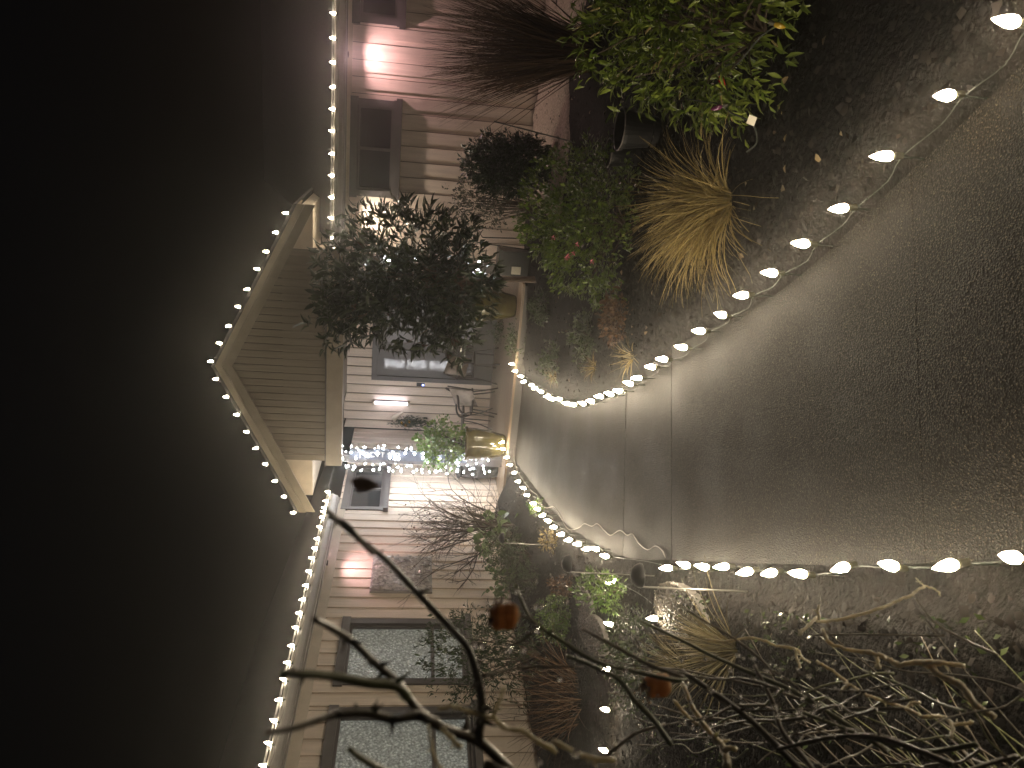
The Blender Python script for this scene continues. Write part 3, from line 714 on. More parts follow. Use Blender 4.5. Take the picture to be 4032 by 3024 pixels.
# straw coloured grass
b = np.array([-.43, 3.86, G(-.43, 3.86)]); t = thing('straw_grass', 'arching clump of straw-coloured ornamental grass at the path edge', 'grass clump', b)
grass_clump(t, 'blades', b, 1000, .54, .52, M_straw, .0042, 1.15, b, 7, r0=.09, lean=(-.30, -.05), jit=.09)
# tall reddish grass
b = np.array([.42, 7.6, G(.42, 7.6)]); t = thing('reddish_grass', 'tall upright clump of dark reddish-brown grass below the wall windows', 'grass clump', b)
grass_clump(t, 'blades', b, 1300, 1.50, .17, M_redgrass, .007, .35, b, 6, lean=(-.02, 0), jit=.10, r0=.16)
# conifer and grey shrub by the wall
c = aty(1985, 650, 8.7); bush('conifer', 'dense dark green conifer standing against the beige wall', (c[0], 8.7, G(c[0], 8.7)), (c[0], 8.7, c[2] - .06), (.33, .32, .48), 800, 9, .075, small_tpl(.2), M_conifer, power=.35, lump=.2, cat='shrub')
c = aty(1890, 800, 9.1); bush('grey_shrub', 'airy grey-green feathery shrub between conifer and dark tree', (c[0], 9.1, G(c[0], 9.1)), (c[0], 9.1, c[2]), (.34, .3, .42), 190, 6, .055, SM_, M_grey, power=.6, spread=.9, twigs=40)
# low plants
lows = [((2040, 1345), .30, .22, M_dull, 'low green ground plant spilling beside the porch step'), ((2150, 1215), .22, .14, M_dull, 'small dull green plant on the mulch near the tree trunk'),
        ((2175, 1425), .20, .14, M_dull, 'low green tuft beside the bend of the lit path'), ((1985, 1300), .26, .30, M_dull, 'loose green plant hiding the foot of the yellow pot'),
        ((2300, 1330), .25, .10, M_dull, 'flat dark ground plant in the middle of the mulch')]
for (px, py), r, h, m, lab in lows:
    p = atz(px, py, .10); p[2] = G(p[0], p[1]); bush('low_plant', lab, p, (p[0], p[1], p[2] + h * .5), (r, r, h), 110, 7, .05, SM_, m, power=.5, twigs=10, twig_r=.003, cat='plant')
p = atz(2440, 1245, .08); p[2] = G(p[0], p[1]); bush('dead_fern', 'rust-brown dead fern on the dark mulch', p, (p[0], p[1], p[2] + .05), (.22, .14, .12), 120, 8, .05, SM_, M_brown, power=.4, twigs=12, twig_r=.003, cat='fern')
for (px, py), lab, L in [((2480, 1405), 'pale dry twiggy tuft close to the path bulbs', .20), ((2340, 1445), 'dry straw tuft with a yellow leaf near the path bend', .15), ((2190, 1480), 'thin dry stems lying by the far path bulbs', .18)]:
    p = atz(px, py, .04); p[2] = G(p[0], p[1]); t = thing('dry_tuft', lab, 'dry plant', p); grass_clump(t, 'stems', p, 60, L, .9, M_straw, .004, .9, p, 5, jit=.2)
# small leaf litter (fallen leaves) on the mulch
n = 260; lx = rng.uniform(-2.6, 1.0, n); ly = rng.uniform(2.4, 9.5, n); ok = path_dist(lx, ly) > .8; lx, ly = lx[ok], ly[ok]
P = np.stack([lx, ly, gz(lx, ly) + .014], -1); d = rng.normal(0, 1, P.shape); d[:, 2] *= .2
V, F, r = scatter(leaf_tpl(.3), P, d, rng.uniform(.02, .05, len(P)))
stuff(tag(link('leaf_litter', mesh_np('leaf_litter', V, F, r), leaf_mat('litter', (.10, .06, .03), (.30, .22, .11), .5, .5, 0)), 'scattered dead leaves over the dark mulch', 'leaf litter'))

# black nursery pots
def pot(name, label, loc, r, h, m, prof=None, cat='pot', group=None, soil_z=None):
    t = thing(name, label, cat, loc, group)
    prof = prof or [(.0, .0), (r * .72, 0), (r * .95, h * .9), (r * 1.03, h * .9), (r * 1.04, h), (r * .98, h), (r * .93, h * .88), (r * .70, .03), (0, .03)]
    MB().lathe(prof, 28).build('pot_body', m, t, smooth=False)
    sz = soil_z if soil_z is not None else h * .72
    MB().lathe([(0, sz + .01), (r * .9, sz), (0, sz - .02)], 20).build('potting_soil', soil, t)
    return t
for (px, py), r, h, lab in [((2575, 520), .135, .25, 'empty black plastic nursery pot under the large glossy shrub'), ((2510, 612), .10, .22, 'smaller black plastic nursery pot beside the flowering shrub')]:
    p = atz(px, py, .06); p[2] = G(p[0], p[1]); t = pot('nursery_pot', lab, p, r, h, black_plastic, soil_z=.05)
    MB().lathe([(r * 1.035, h - .004), (r * 1.06, h), (r * 1.045, h + .006), (r * .985, h + .004), (r * .985, h - .004)], 28).build('rim', mat('worn_rim', (.16, .14, .13), .5, .3, 30), t)
# unlit coloured string
t = thing('coloured_string', 'unlit string of coloured bulbs hanging from the glossy shrub with a white tag', 'string lights')
P = [atd(px, py, q) for px, py, q in [(2700, 388, 3.75), (2770, 400, 3.7), (2812, 405, 3.65), (2850, 420, 3.6), (2880, 445, 3.55), (2920, 460, 3.5), (2950, 478, 3.48), (2972, 505, 3.45), (2980, 540, 3.45), (2975, 570, 3.45), (2940, 598, 3.5)]]
P = [np.array([p[0], p[1], max(p[2], G(p[0], p[1]) + .012)]) for p in P]
MB().tube(smooth_path(P, 4), .0035, 5).build('cord', cord_m, t)
P2 = [atd(px, py, q) for px, py, q in [(2760, 310, 3.75), (2800, 290, 3.7), (2830, 285, 3.68), (2870, 252, 3.66), (2905, 250, 3.64), (2990, 150, 3.62), (3040, 110, 3.6), (3080, 70, 3.6)]]
MB().tube(smooth_path(P2, 4), .0035, 5).build('cord', cord_m, t)
def dead_bulb(px, py, q, col, dv):
    m = mat('bulb_' + '_'.join(str(int(c * 100)) for c in col), col, .15, .05, spec=.8); p = atd(px, py, q)
    o = MB().lathe([(.005, 0), (.0125, .012), (.0155, .028), (.0135, .046), (.0075, .062), (.0, .070)], 10).build('bulb', m, t, smooth=True)
    o.matrix_local = Matrix.Translation(Vector(p)) @ Vector(dv).normalized().to_track_quat('Z', 'Y').to_matrix().to_4x4() @ Matrix.Scale(.75, 4)
    s = link('socket', SM, None, o)
dead_bulb(2830, 298, 3.64, (.40, .02, .02), (-.6, -.1, -.5)); dead_bulb(2845, 418, 3.58, (.10, .02, .07), (-.3, .1, .8)); dead_bulb(3045, 93, 3.52, (.30, .20, .02), (-.2, -.2, -.9))
p = atd(2960, 475, 3.42); MB().add([p + np.array(v) for v in [(-.02, 0, -.014), (.014, 0, -.02), (.022, .006, .012), (-.012, .006, .018)]] + [p + np.array(v) + np.array([0, .001, 0]) for v in [(-.02, 0, -.014), (.014, 0, -.02), (.022, .006, .012), (-.012, .006, .018)]], [(0, 1, 2, 3), (7, 6, 5, 4), (0, 4, 5, 1), (1, 5, 6, 2), (2, 6, 7, 3), (3, 7, 4, 0)]).build('paper_tag', mat('tag_paper', (.75, .70, .58), .6, .08), t)
# garden rods
p0 = atz(2250, 560, .13); p0[2] = G(p0[0], p0[1]); hd = np.linalg.norm(p0 - CAM)
tp = atd(1945, 478, hd * .985)
tag(MB().tube(smooth_path([p0, (p0 + tp) / 2, tp], 4), .007, 6).build('garden_stake', metal_dark), 'thin black garden stake leaning beside the reddish grass', 'stake')
for (px, py), (qx, qy), lab in [((2100, 985), (1880, 955), 'straight black rod standing behind the dark tree trunk'), ((2085, 940), (1900, 935), 'slim black plant hook against the wall near the porch corner')]:
    p0 = aty(px, py, 9.9); tp = aty(qx, qy, 9.9); p0[2] = G(p0[0], p0[1])
    tag(MB().tube([p0, tp], .008, 6).tube([tp, tp + np.array([.05, 0, .04]), tp + np.array([.10, 0, .0])], .006, 5).build('garden_stake', metal_dark), lab, 'stake')
# dark planter box beside deck
p = aty(2075, 1035, 9.95); t = thing('planter_box', 'dark square planter box at the corner of the porch deck', 'planter', (p[0], 9.95, G(p[0], 9.95)))
MB().box(-.16, .16, -.14, .14, 0, .36).build('box', black_plastic, t); MB().box(-.18, .18, -.16, .16, .361, .40).build('rim', black_plastic, t)
MB().box(-.13, -.03, -.165, -.141, .10, .22).build('paper_label', mat('tag_paper', (.75, .7, .58)), t)

# ------------------------------------------------------------------ porch things
def glaze():
    m = mat('yellow_glaze', (.08, .07, .02), .2, .4, 9, bump=.002, bscale=26, coat=.6, spec=.7); return m
yp = [(0, 0), (.15, 0), (.165, .03), (.215, .25), (.24, .45), (.245, .56), (.262, .575), (.262, .61), (.245, .615), (.225, .59), (.215, .5), (0, .5)]
for (px, py, yy), lab in [((1962, 1752, 10.45), 'yellow glazed pot on the deck holding a bright green leafy plant'), ((2010, 1205, 10.75), 'yellow glazed pot standing half hidden behind the dark tree')]:
    q = aty(px, py, yy); t = thing('glazed_pot', lab, 'pot', (q[0], yy, .131), 'yellow glazed pots on the porch')
    MB().lathe(yp, 32).build('pot_body', glaze(), t, smooth=True); MB().lathe([(0, .53), (.215, .52), (0, .505)], 20).build('potting_soil', soil, t)
    if px == 1962:
        bp = np.array([q[0], yy, .65])
        cc = aty(1735, 1748, yy - .05)
        bush('potted_plant', 'bright green rounded leafy plant growing in the yellow pot', bp, cc, (.40, .32, .38), 240, 6, .07, ROUND, M_jade, 90, power=.45, twigs=26, twig_r=.010, cat='plant')
    elif px == 2010:
        bush('potted_plant', 'dull green plant in the pot behind the tree', (q[0], yy, .65), (q[0], yy, .95), (.28, .26, .3), 150, 6, .06, SM_, M_dull, cat='plant')
# sign board on the post with stacked lettering
sb = aty(1600, 1795, 10.50)
sign = thing('porch_sign', 'tall narrow blue-grey sign board with pale lettering on the porch post', 'sign', (sb[0], 10.50, .132))
MB().box(-.085, .085, .0, .028, 0.55, 2.30).build('sign_board', mat('sign_paint', (.06, .07, .095), .5, .15, 8), sign)
for ch, px in zip('JOCVTSD', (1418, 1441, 1465, 1486, 1506, 1532, 1565)):
    cu = D.curves.new('letter', 'FONT'); cu.body = ch; cu.size = .115; cu.align_x = 'CENTER'; cu.align_y = 'CENTER'; cu.extrude = .003
    tmp = D.objects.new('tmp', cu); C.objects.link(tmp); bpy.context.view_layer.update()
    me = D.meshes.new_from_object(tmp.evaluated_get(bpy.context.evaluated_depsgraph_get())); D.objects.remove(tmp)
    me.materials.clear(); o = link('letter', me, mat('letter_paint', (.55, .52, .48), .5, .1), sign)
    q = aty(px, 1800, 10.50); o.location = (0.0, -.004, float(q[2]) - .132)
    # text runs down the board: letters turned a quarter turn clockwise, facing the path
    o.rotation_euler = (math.pi / 2, math.pi / 2, 0)
# cool lights wrapped round the post
P = []; U = []
for i in range(120):
    z = .30 + 2.25 * i / 119; a = i * 1.35 + rng.normal(0, .3)
    P.append(np.array([-5.30 + (.12 + .06 * rng.random()) * math.cos(a) * 1.2, 10.60 + .135 * math.sin(a) - .03, z + rng.normal(0, .03)])); U.append((rng.normal(), rng.normal(), .5))
light_string('post_lights', 'tiny cool white lights wrapped thickly round the porch post', P, U, bulb=mini, sock=None, scale=1.3, sag=.01, cord_r=.0015)
# black barrel behind the post
t = thing('barrel', 'black round barrel standing beside the lit porch post', 'barrel', (-5.54, 11.15, .131))
MB().lathe([(.0, .0), (.27, 0), (.30, .12), (.315, .30), (.305, .50), (.29, .60), (.0, .60)], 30).build('barrel_body', black_plastic, t, smooth=True)
MB().lathe([(.29, .598), (.318, .60), (.322, .63), (.30, .645), (.275, .63), (.27, .602)], 30).build('rim', black_plastic, t, smooth=True)
MB().lathe([(.319, .30), (.324, .31), (.324, .33), (.318, .34)], 30).build('hoop', metal_dark, t)
# metal chairs with cushions
chairm = mat('chair_metal', (.045, .034, .028), .45, .2, 14)
def chair(loc, rzv, lab):
    t = thing('patio_chair', lab, 'chair', loc, 'metal chairs on the porch', rzv)
    MB().lathe([(0, .40), (.22, .40), (.235, .41), (.235, .425), (.22, .43), (0, .43)], 22).build('seat', chairm, t)
    bk = MB(); arc = [(.21 * math.cos(a), .21 * math.sin(a) + .0, .44 + .42 * math.sin((a - math.pi * .12) / (math.pi * .76) * math.pi)) for a in np.linspace(math.pi * .12, math.pi * .88, 15)]
    bk.tube(arc, .014, 6)
    for a in np.linspace(math.pi * .25, math.pi * .75, 6): bk.tube([(.21 * math.cos(a), .21 * math.sin(a), .43), (.21 * math.cos(a), .21 * math.sin(a) + .04, .44 + .40 * math.sin((a - math.pi * .12) / (math.pi * .76) * math.pi))], .007, 5)
    bk.build('backrest', chairm, t)
    for s in (-1, 1):
        MB().tube(smooth_path([(s * .20, .16, .70), (s * .26, .0, .66), (s * .27, -.16, .64), (s * .25, -.24, .56), (s * .22, -.2, .43)], 4), .016, 6).build('armrest', chairm, t)
        for f in (-1, 1): MB().tube(smooth_path([(s * .17, f * .15, .40), (s * .19, f * .18, .2), (s * .22, f * .22, 0)], 3), .012, 6).build('leg', chairm, t)
    return t
q = aty(1925, 1440, 12.2); chair((q[0], 12.2, .131), math.radians(70), 'brown metal patio chair on the porch nearer the door glass')
q = aty(1925, 1585, 12.0); chair((q[0], 12.0, .131), math.radians(-60), 'brown metal patio chair on the porch under the tube lamp')
def cushion(loc, rot, sz, lab):
    V = []; F = []; n = 10
    for i in range(n + 1):
        for j in range(n + 1):
            u, v = i / n * 2 - 1, j / n * 2 - 1; h = (1 - abs(u) ** 2.5) ** .5 * (1 - abs(v) ** 2.5) ** .5; V.append((u * sz * (1 - .06 * (1 - abs(v))), v * sz * (1 - .06 * (1 - abs(u))), h * sz * .38))
    for i in range(n + 1):
        for j in range(n + 1): x, y, z = V[i * (n + 1) + j]; V.append((x, y, -z))
    o = (n + 1) ** 2
    for i in range(n):
        for j in range(n):
            a = i * (n + 1) + j; F += [(a, a + n + 1, a + n + 2, a + 1), (o + a, o + a + 1, o + a + n + 2, o + a + n + 1)]
    me = mesh('cushion', V, F); ob = link('cushion', me, mat('cushion_fabric', (.22, .18, .15), .8, .35, 9, bump=.01, bscale=16), smooth=True)
    ob.location = Vector(map(float, loc)); ob.rotation_euler = rot; tag(ob, lab, 'cushion', 'cushions on the porch chairs'); return ob
q = aty(1800, 1440, 12.1); cushion((q[0], 12.1, q[2]), (1.35, .25, .9), .19, 'grey-brown cushion propped on the chair by the door')
q = aty(1825, 1565, 11.9); cushion((q[0], 11.9, q[2]), (1.25, -.3, -.5), .21, 'larger patterned cushion propped on the chair under the lamp')
# round back table
q = aty(1910, 1660, 12.3); t = thing('side_table', 'dark round metal side table at the back of the porch', 'table', (q[0], 12.4, .131))
MB().lathe([(0, .50), (.24, .50), (.25, .51), (.25, .525), (0, .53)], 24).build('table_top', chairm, t)
for k in range(3): a = k * 2.094; MB().tube(smooth_path([(.05 * math.cos(a), .05 * math.sin(a), .5), (.10 * math.cos(a), .10 * math.sin(a), .25), (.22 * math.cos(a), .22 * math.sin(a), 0)], 3), .011, 6).build('leg', chairm, t)
# evergreen swag in a wall holder
q = aty(1590, 1640, YB - .12); t = thing('wall_swag', 'evergreen swag with small ornaments in a pale wall holder below the lamp', 'swag', (q[0], YB - .01, q[2]))
MB().tube(smooth_path([(.06, -.05, .02), (.02, -.10, .10), (-.06, -.13, .20)], 5), list(np.linspace(.02, .06, 11)), 10).build('holder', trim_light, t, smooth=True)
Pn, dn_ = shell_points(110, (-.10, -.12, -.12), (.10, .08, .36), .5, .3)
P, d = whorls(Pn, np.tile([[-.1, -.2, -1.0]], (len(Pn), 1)), 6, .5, .02); foliage(t, 'greenery', NEEDLE, P, d, rng.uniform(.05, .10, len(P)), M_conifer)
for k, (x, z) in enumerate([(-.09, .03), (-.13, -.04), (-.06, -.10)]): MB().lathe([(.028 * math.sin(a), -.028 * math.cos(a)) for a in np.linspace(0, math.pi, 8)], 12, (x, -.2, z)).build('ornament', mat('ornament_gold', (.6, .42, .12), .15, .1, metal=1), t, smooth=True)

# wall art on the left wing
art = thing('wall_art', 'square silver pebbled relief panel hung on the left wing wall', 'wall art', (XL + .006, 8.45, 1.58))
MB().box(.0, .025, -.385, .385, -.385, .385).build('panel', mat('art_back', (.35, .33, .32), .4, .2, 10), art)
V = []; F = []; R = []
scale_tpl = leaf_tpl(.42, .18, .3)
gy, gzz = np.meshgrid(np.linspace(-.35, .35, 17), np.linspace(-.36, .33, 20)); P = np.stack([np.full(gy.size, .03), gy.ravel() + rng.normal(0, .012, gy.size), gzz.ravel() + rng.normal(0, .01, gy.size)], -1)
d = np.stack([np.full(len(P), .35), rng.normal(0, .45, len(P)), np.full(len(P), 1.0)], -1); 
V, F, r = scatter(scale_tpl, P, d, np.full(len(P), .06), np.tile([[1.0, 0, .2]], (len(P), 1)))
stuff(link('silver_scales', mesh_np('silver_scales', V, F, r), mat('silver', (.62, .58, .56), .32, .2, 20, metal=.6), art))

# ------------------------------------------------------------------ left bed
def LB(px, py, z=.06):
    p = atz(px, py, z); p[2] = G(p[0], p[1]); return p
# bare shrub
p = np.array([-5.30, 8.75, G(-5.30, 8.75)])
t = thing('bare_shrub', 'bare winter shrub of fine brown twigs before the silver panel', 'shrub', p)
mb = MB(); tips = []
for k in range(12):
    d = np.array([rng.normal(0, .32), rng.normal(.05, .50), 1.0]); d /= np.linalg.norm(d)
    branching(mb, np.zeros(3), d, .62, .017, 4, 3, .40, .12, 3, .12, tips)
mb.build('branches', mat('shrub_twig', (.055, .037, .024), .55, .3, 20), t)
P = np.array([a for a, _ in tips]) ; d = np.array([b for _, b in tips]); sel = rng.choice(len(P), min(60, len(P)), replace=False)
foliage(t, 'withered_leaves', small_tpl(.4), P[sel], d[sel], rng.uniform(.02, .04, len(sel)), M_brown)
for (px, py), x, r, L, n, k, m, tp, lab, cat, sg in [
        ((1935, 2100), -5.35, (.22, .42, .20), .13, 34, 4, M_broad, ROUND, 'row of broad pale green leaves at the deck corner', 'plant', 60),
        ((1990, 2275), -5.50, (.16, .26, .20), .10, 26, 4, M_broad, ROUND, 'broad green leaves against the wall below the bare shrub', 'plant', 40),
        ((2000, 2185), -5.00, (.30, .34, .26), .035, 420, 8, M_dull, SM_, 'rounded mossy green mound shrub beside the deck', 'shrub', 0),
        ((1915, 2575), -5.25, (.45, .62, .62), .075, 420, 7, M_nandina, LONG, 'dark leafy evergreen shrub below the frosted windows', 'shrub', 60)]:
    c = atx(px, py, x); b = (c[0], c[1], G(c[0], c[1]))
    bush('leafy_shrub' if cat == 'shrub' else 'broadleaf_plant', lab, b, c, r, n, k, L, tp, m, sg, cat=cat, twigs=22, twig_r=.008)
for (px, py), r, h, m, L, n, lab in [((2125, 2290), .22, .22, M_dull, .03, 200, 'small round green shrub beside the garden lamp near the wall'), ((2230, 2440), .24, .20, M_bright, .035, 260, 'bright green cushion plant beside the pebbled stepping stones'),
        ((2440, 2325), .13, .22, M_bright, .05, 90, 'feathery light green fern beside a bed bulb'), ((2245, 2305), .09, .14, M_brown, .04, 60, 'small rust-coloured plant between two garden lamps'),
        ((2115, 1995), .10, .14, M_bright, .05, 40, 'small bright seedling at the foot of the far garden lamp'), ((2180, 2130), .10, .10, M_straw, .05, 40, 'little yellow-green tuft beside the far path bulbs'),
        ((2520, 2600), .36, .16, M_dull, .04, 260, 'spreading green ground plant between stones and tan grass')]:
    p = LB(px, py); bush('bed_plant', lab, p, (p[0], p[1], p[2] + h * .55), (r, r, h), n, 7, L, SM_, m, power=.45, twigs=12, twig_r=.003, cat='plant')
for (px, py), L, n, lab in [((2880, 2560), .40, 300, 'upright tan grass clump behind the rose canes'), ((2700, 2640), .30, 140, 'short tan grass tuft beside the withered rose')]:
    p = LB(px, py); t = thing('tan_grass', lab, 'grass clump', p); grass_clump(t, 'blades', p, n, L, .45, M_tan, .004, .5, p, 5)
# brown bracken by the left wall edge
p = np.array([-4.75, 5.05, G(-4.75, 5.05)]); t = thing('brown_bracken', 'reddish-brown dead stems under the second frosted window', 'dry plant', p)
grass_clump(t, 'stems', p, 160, .75, .5, M_brown, .006, .6, p, 5, jit=.3, r0=.25)
# ground cover below the roses
n = 9000; lx = rng.uniform(-3.6, -.9, n); ly = rng.uniform(.6, 3.6, n); ok = (path_dist(lx, ly) > .78) & (np.sin(lx * 5 + 1) * np.sin(ly * 4.3) + rng.normal(0, .4, n) > .1); lx, ly = lx[ok], ly[ok]
P = np.stack([lx, ly, gz(lx, ly) + rng.uniform(0, .05, len(lx))], -1); d = rng.normal(0, .7, P.shape); d[:, 2] += .8
V, F, r = scatter(SM_, P, d, rng.uniform(.015, .035, len(P)))
stuff(tag(link('ground_cover', mesh_np('ground_cover', V, F, r), leaf_mat('cover_leaf', (.02, .035, .012), (.06, .08, .025), .25, .7, .05)), 'low wet green ground cover beneath the rose canes', 'ground cover'))
# stepping stones with pebbled tops
for (px, py), rx, ry, a, lab in [((2350, 2490), .46, .15, 2.05, 'long pebbled stepping stone beside the bright green cushion plant'), ((2705, 2425), .42, .17, 2.0, 'large pebbled stepping stone near the tan grass'), ((2315, 2362), .32, .11, 2.0, 'small pebbled stepping stone below the feathery fern')]:
    p = LB(px, py, .03); t = thing('stepping_stone', lab, 'stepping stone', p, 'pebbled stepping stones', a)
    pol = [(rx * math.cos(q) * (1 + .05 * math.sin(3 * q)), ry * math.sin(q) * (1 + .06 * math.cos(2 * q))) for q in np.linspace(0, 2 * math.pi, 29)[:-1]]
    MB().prism(pol, 2, -.03, .028).build('slab', mat('stone_base', (.10, .09, .08), .6, .3, 20, bump=.004), t)
    ico = [(0, 0, .6), (.9, 0, .1), (.3, .85, .1), (-.7, .55, .1), (-.75, -.5, .1), (.3, -.85, .1), (.9, 0, -.2), (.3, .85, -.2), (-.7, .55, -.2), (-.75, -.5, -.2), (.3, -.85, -.2)]
    icf = [(0, 1, 2), (0, 2, 3), (0, 3, 4), (0, 4, 5), (0, 5, 1)] + [f for i in range(5) for f in ((1 + i, 6 + i, 6 + (i + 1) % 5), (1 + i, 6 + (i + 1) % 5, 1 + (i + 1) % 5))]
    m_ = int(1500 * rx * ry / .1); q = rng.uniform(-1, 1, (m_, 2)); q = q[(q ** 2).sum(1) < .93]
    P = np.stack([q[:, 0] * rx, q[:, 1] * ry, np.full(len(q), .030)], -1); d = np.stack([rng.normal(0, 1, len(q)), rng.normal(0, 1, len(q)), np.zeros(len(q))], -1)
    V, F, r = scatter((np.array(ico), np.array(icf)), P, d, rng.uniform(.009, .018, len(P)), np.tile([[0, 0, 1.0]], (len(P), 1)))
    stuff(link('pebbles', mesh_np('pebbles', V, F, r), leaf_mat('pebble', (.03, .027, .023), (.13, .115, .095), .25, .4, 0), t))
# unlit garden lamps: thin steel stem with a black half-dome hood on one side
for (px, py), h, lab in [((2565, 2268), .56, 'unlit black hooded garden lamp on a thin stem beside the fern'), ((2915, 2330), .52, 'unlit black hooded garden lamp on a thin stem by the tan grass'), ((2165, 2148), .50, 'unlit black hooded garden lamp on a thin stem nearest the deck')]:
    p = LB(px, py, .02); t = thing('garden_lamp', lab, 'garden lamp', p, 'hooded garden lamps along the path')
    tp = np.array([.02, .0, h]); rt = np.array([.93, .36, 0])
    MB().tube([(0, 0, -.04), tp * .98], .0045, 6).build('stem', mat('steel_stem', (.20, .19, .17), .3, .1, metal=.8), t)
    c0 = tp + rt * .052
    MB().lathe([(.0, .0), (.055, .0), (.057, .006), (.050, .026), (.030, .046), (.0, .052)], 20, tuple(c0)).build('hood', black_plastic, t, smooth=True)
    MB().tube([c0 + rt * .058 * math.cos(a) + np.array([0, 0, .056 * math.sin(a)]) for a in np.linspace(.2, math.pi, 12)], .0022, 5).build('hoop', mat('steel_stem', (.2, .19, .17)), t)
    MB().tube([tp, tp + rt * .02 + np.array([0, 0, .004])], .005, 6).build('arm', black_plastic, t)

# ------------------------------------------------------------------ rose bush in front
root = np.array([-1.42, .62, G(-1.42, .62)])
rose = thing('rose_bush', 'thorny wet rose bush with bare canes reaching across the view', 'rose bush', root)
def cane(pts, r0, r1, m, thorns=0, name='cane', wob=0.0, lump=0.0, n=7):
    P = smooth_path(pts, 6, wob); rad = np.linspace(r0, r1, len(P)) * (1 + lump * rng.normal(0, 1, len(P)).clip(-1, 1.5))
    mb = MB(); Pl = [p - root for p in P]; mb.tube(Pl, list(rad), n)
    for k in range(thorns):
        i = rng.integers(1, len(Pl) - 2); d = Pl[i + 1] - Pl[i]; d = d / (np.linalg.norm(d) + 1e-9); s = np.cross(d, rng.normal(0, 1, 3)); s /= np.linalg.norm(s)
        a = Pl[i] + s * rad[i] * .7; L = rad[i] * (2.2 + 1.4 * rng.random()); mb.tube([a - d * rad[i] * .8, a + s * L * .5 - d * rad[i] * .2, a + s * L - d * .1 * rad[i]], [rad[i] * .7, rad[i] * .35, .0002], 5)
    return mb.build(name, m, rose, smooth=True)
FAR = 1.0
def PX(L, d0, d1): d0, d1 = d0 * FAR, d1 * FAR; return [atd(px, py, d0 + (d1 - d0) * i / (len(L) - 1)) for i, (px, py) in enumerate(L)]
c3 = PX([(1240, 2440), (1290, 2465), (1385, 2525), (1480, 2615), (1568, 2690), (1640, 2790), (1750, 2870), (1878, 2915), (2005, 3030), (2150, 3170)], .50, .72)
cane(c3 + [(c3[-1] + root) / 2 + np.array([-.05, 0, .1]), root], .0020, .0055, canem, 12)
c1 = PX([(1290, 2010), (1325, 2045), (1400, 2110), (1520, 2205), (1610, 2300), (1695, 2390), (1780, 2480), (1845, 2560), (1885, 2690), (1897, 2800), (1885, 2880), (1890, 2915)], .52, .66)
cane(c1, .0016, .0040, canem, 9)
cane(PX([(1290, 2035), (1360, 2060), (1420, 2130), (1470, 2180)], .53, .55), .0012, .0022, canem, 2)
cane(PX([(1050, 2885), (1150, 2868), (1240, 2840), (1330, 2812), (1440, 2805), (1545, 2830), (1640, 2815), (1720, 2850)], .50, .60), .0014, .0042, canem, 8)
cane(PX([(1110, 2652), (1230, 2655), (1330, 2665), (1450, 2690), (1560, 2700), (1600, 2740)], .48, .56), .0022, .0040, canegreen, 5)
cane(PX([(1375, 2950), (1420, 2985), (1480, 3020), (1560, 3080)], .5, .56), .0018, .003, canegreen, 2)
# pale lichened twigs
for L, d0, d1, r0, r1 in [
        ([(1725, 2790), (1790, 2782), (1880, 2812), (1950, 2830), (1990, 2868), (2060, 2880), (2110, 2915), (2190, 2960)], .62, .66, .0030, .0042),
        ([(1945, 2820), (1965, 2760), (1985, 2705)], .63, .62, .0032, .0024), ([(2180, 2920), (2260, 2960), (2330, 2985), (2420, 2990)], .62, .64, .004, .003),
        ([(1735, 2870), (1780, 2910), (1815, 2945)], .56, .55, .003, .004), ([(1690, 2850), (1700, 2930), (1725, 3010), (1760, 3060)], .56, .58, .0022, .003),
        ([(3143, 2500), (3190, 2455), (3217, 2432), (3225, 2447), (3335, 2432), (3464, 2395), (3526, 2370), (3590, 2340), (3640, 2308)], .92, 1.0, .0035, .003),
        ([(3225, 2440), (3222, 2400), (3226, 2385)], .92, .92, .003, .003), ([(3640, 2308), (3690, 2325), (3700, 2345)], 1.0, 1.0, .002, .0016), ([(3640, 2308), (3620, 2290), (3605, 2275)], 1.0, 1.0, .0016, .0012),
        ([(3239, 2475), (3267, 2531), (3341, 2556), (3440, 2574), (3495, 2593), (3538, 2617), (3629, 2607), (3701, 2657), (3785, 2701), (3840, 2774), (3918, 2824)], .86, .80, .0034, .0065),
        ([(3629, 2607), (3700, 2612), (3800, 2622)], .82, .82, .005, .0042), ([(3450, 2580), (3460, 2620), (3455, 2630)], .85, .85, .004, .003),
        ([(3217, 2605), (3279, 2642), (3341, 2691), (3396, 2728), (3458, 2753), (3526, 2778), (3568, 2790), (3645, 2824), (3701, 2818), (3746, 2852), (3744, 2905)], .90, .80, .0028, .0034),
        ([(3341, 2691), (3320, 2712), (3310, 2725)], .88, .88, .003, .003), ([(3746, 2852), (3790, 2848), (3830, 2845)], .82, .82, .003, .003), ([(3568, 2790), (3590, 2768), (3620, 2765)], .86, .86, .003, .0028),
        ([(2779, 2518), (2872, 2525), (2933, 2512), (2995, 2518), (3057, 2543), (3131, 2556), (3160, 2590), (3190, 2610)], 1.0, .95, .003, .0026), ([(3131, 2556), (3140, 2600), (3148, 2630)], .95, .94, .003, .0026),
        ([(2690, 2690), (2725, 2780), (2790, 2880), (2850, 2950), (2862, 3030)], .72, .66, .0036, .0065), ([(2850, 2950), (2900, 2945)], .66, .66, .005, .003), ([(2650, 2755), (2720, 2830), (2760, 2850)], .75, .74, .003, .003)]:
    FAR = 1.75 if L[0][0] > 2400 else 1.0
    cane(PX(L, d0, d1), r0 * .50 * FAR, r1 * .50 * FAR, lichen, 2, 'lichened_twig', .0004 * FAR, .14)
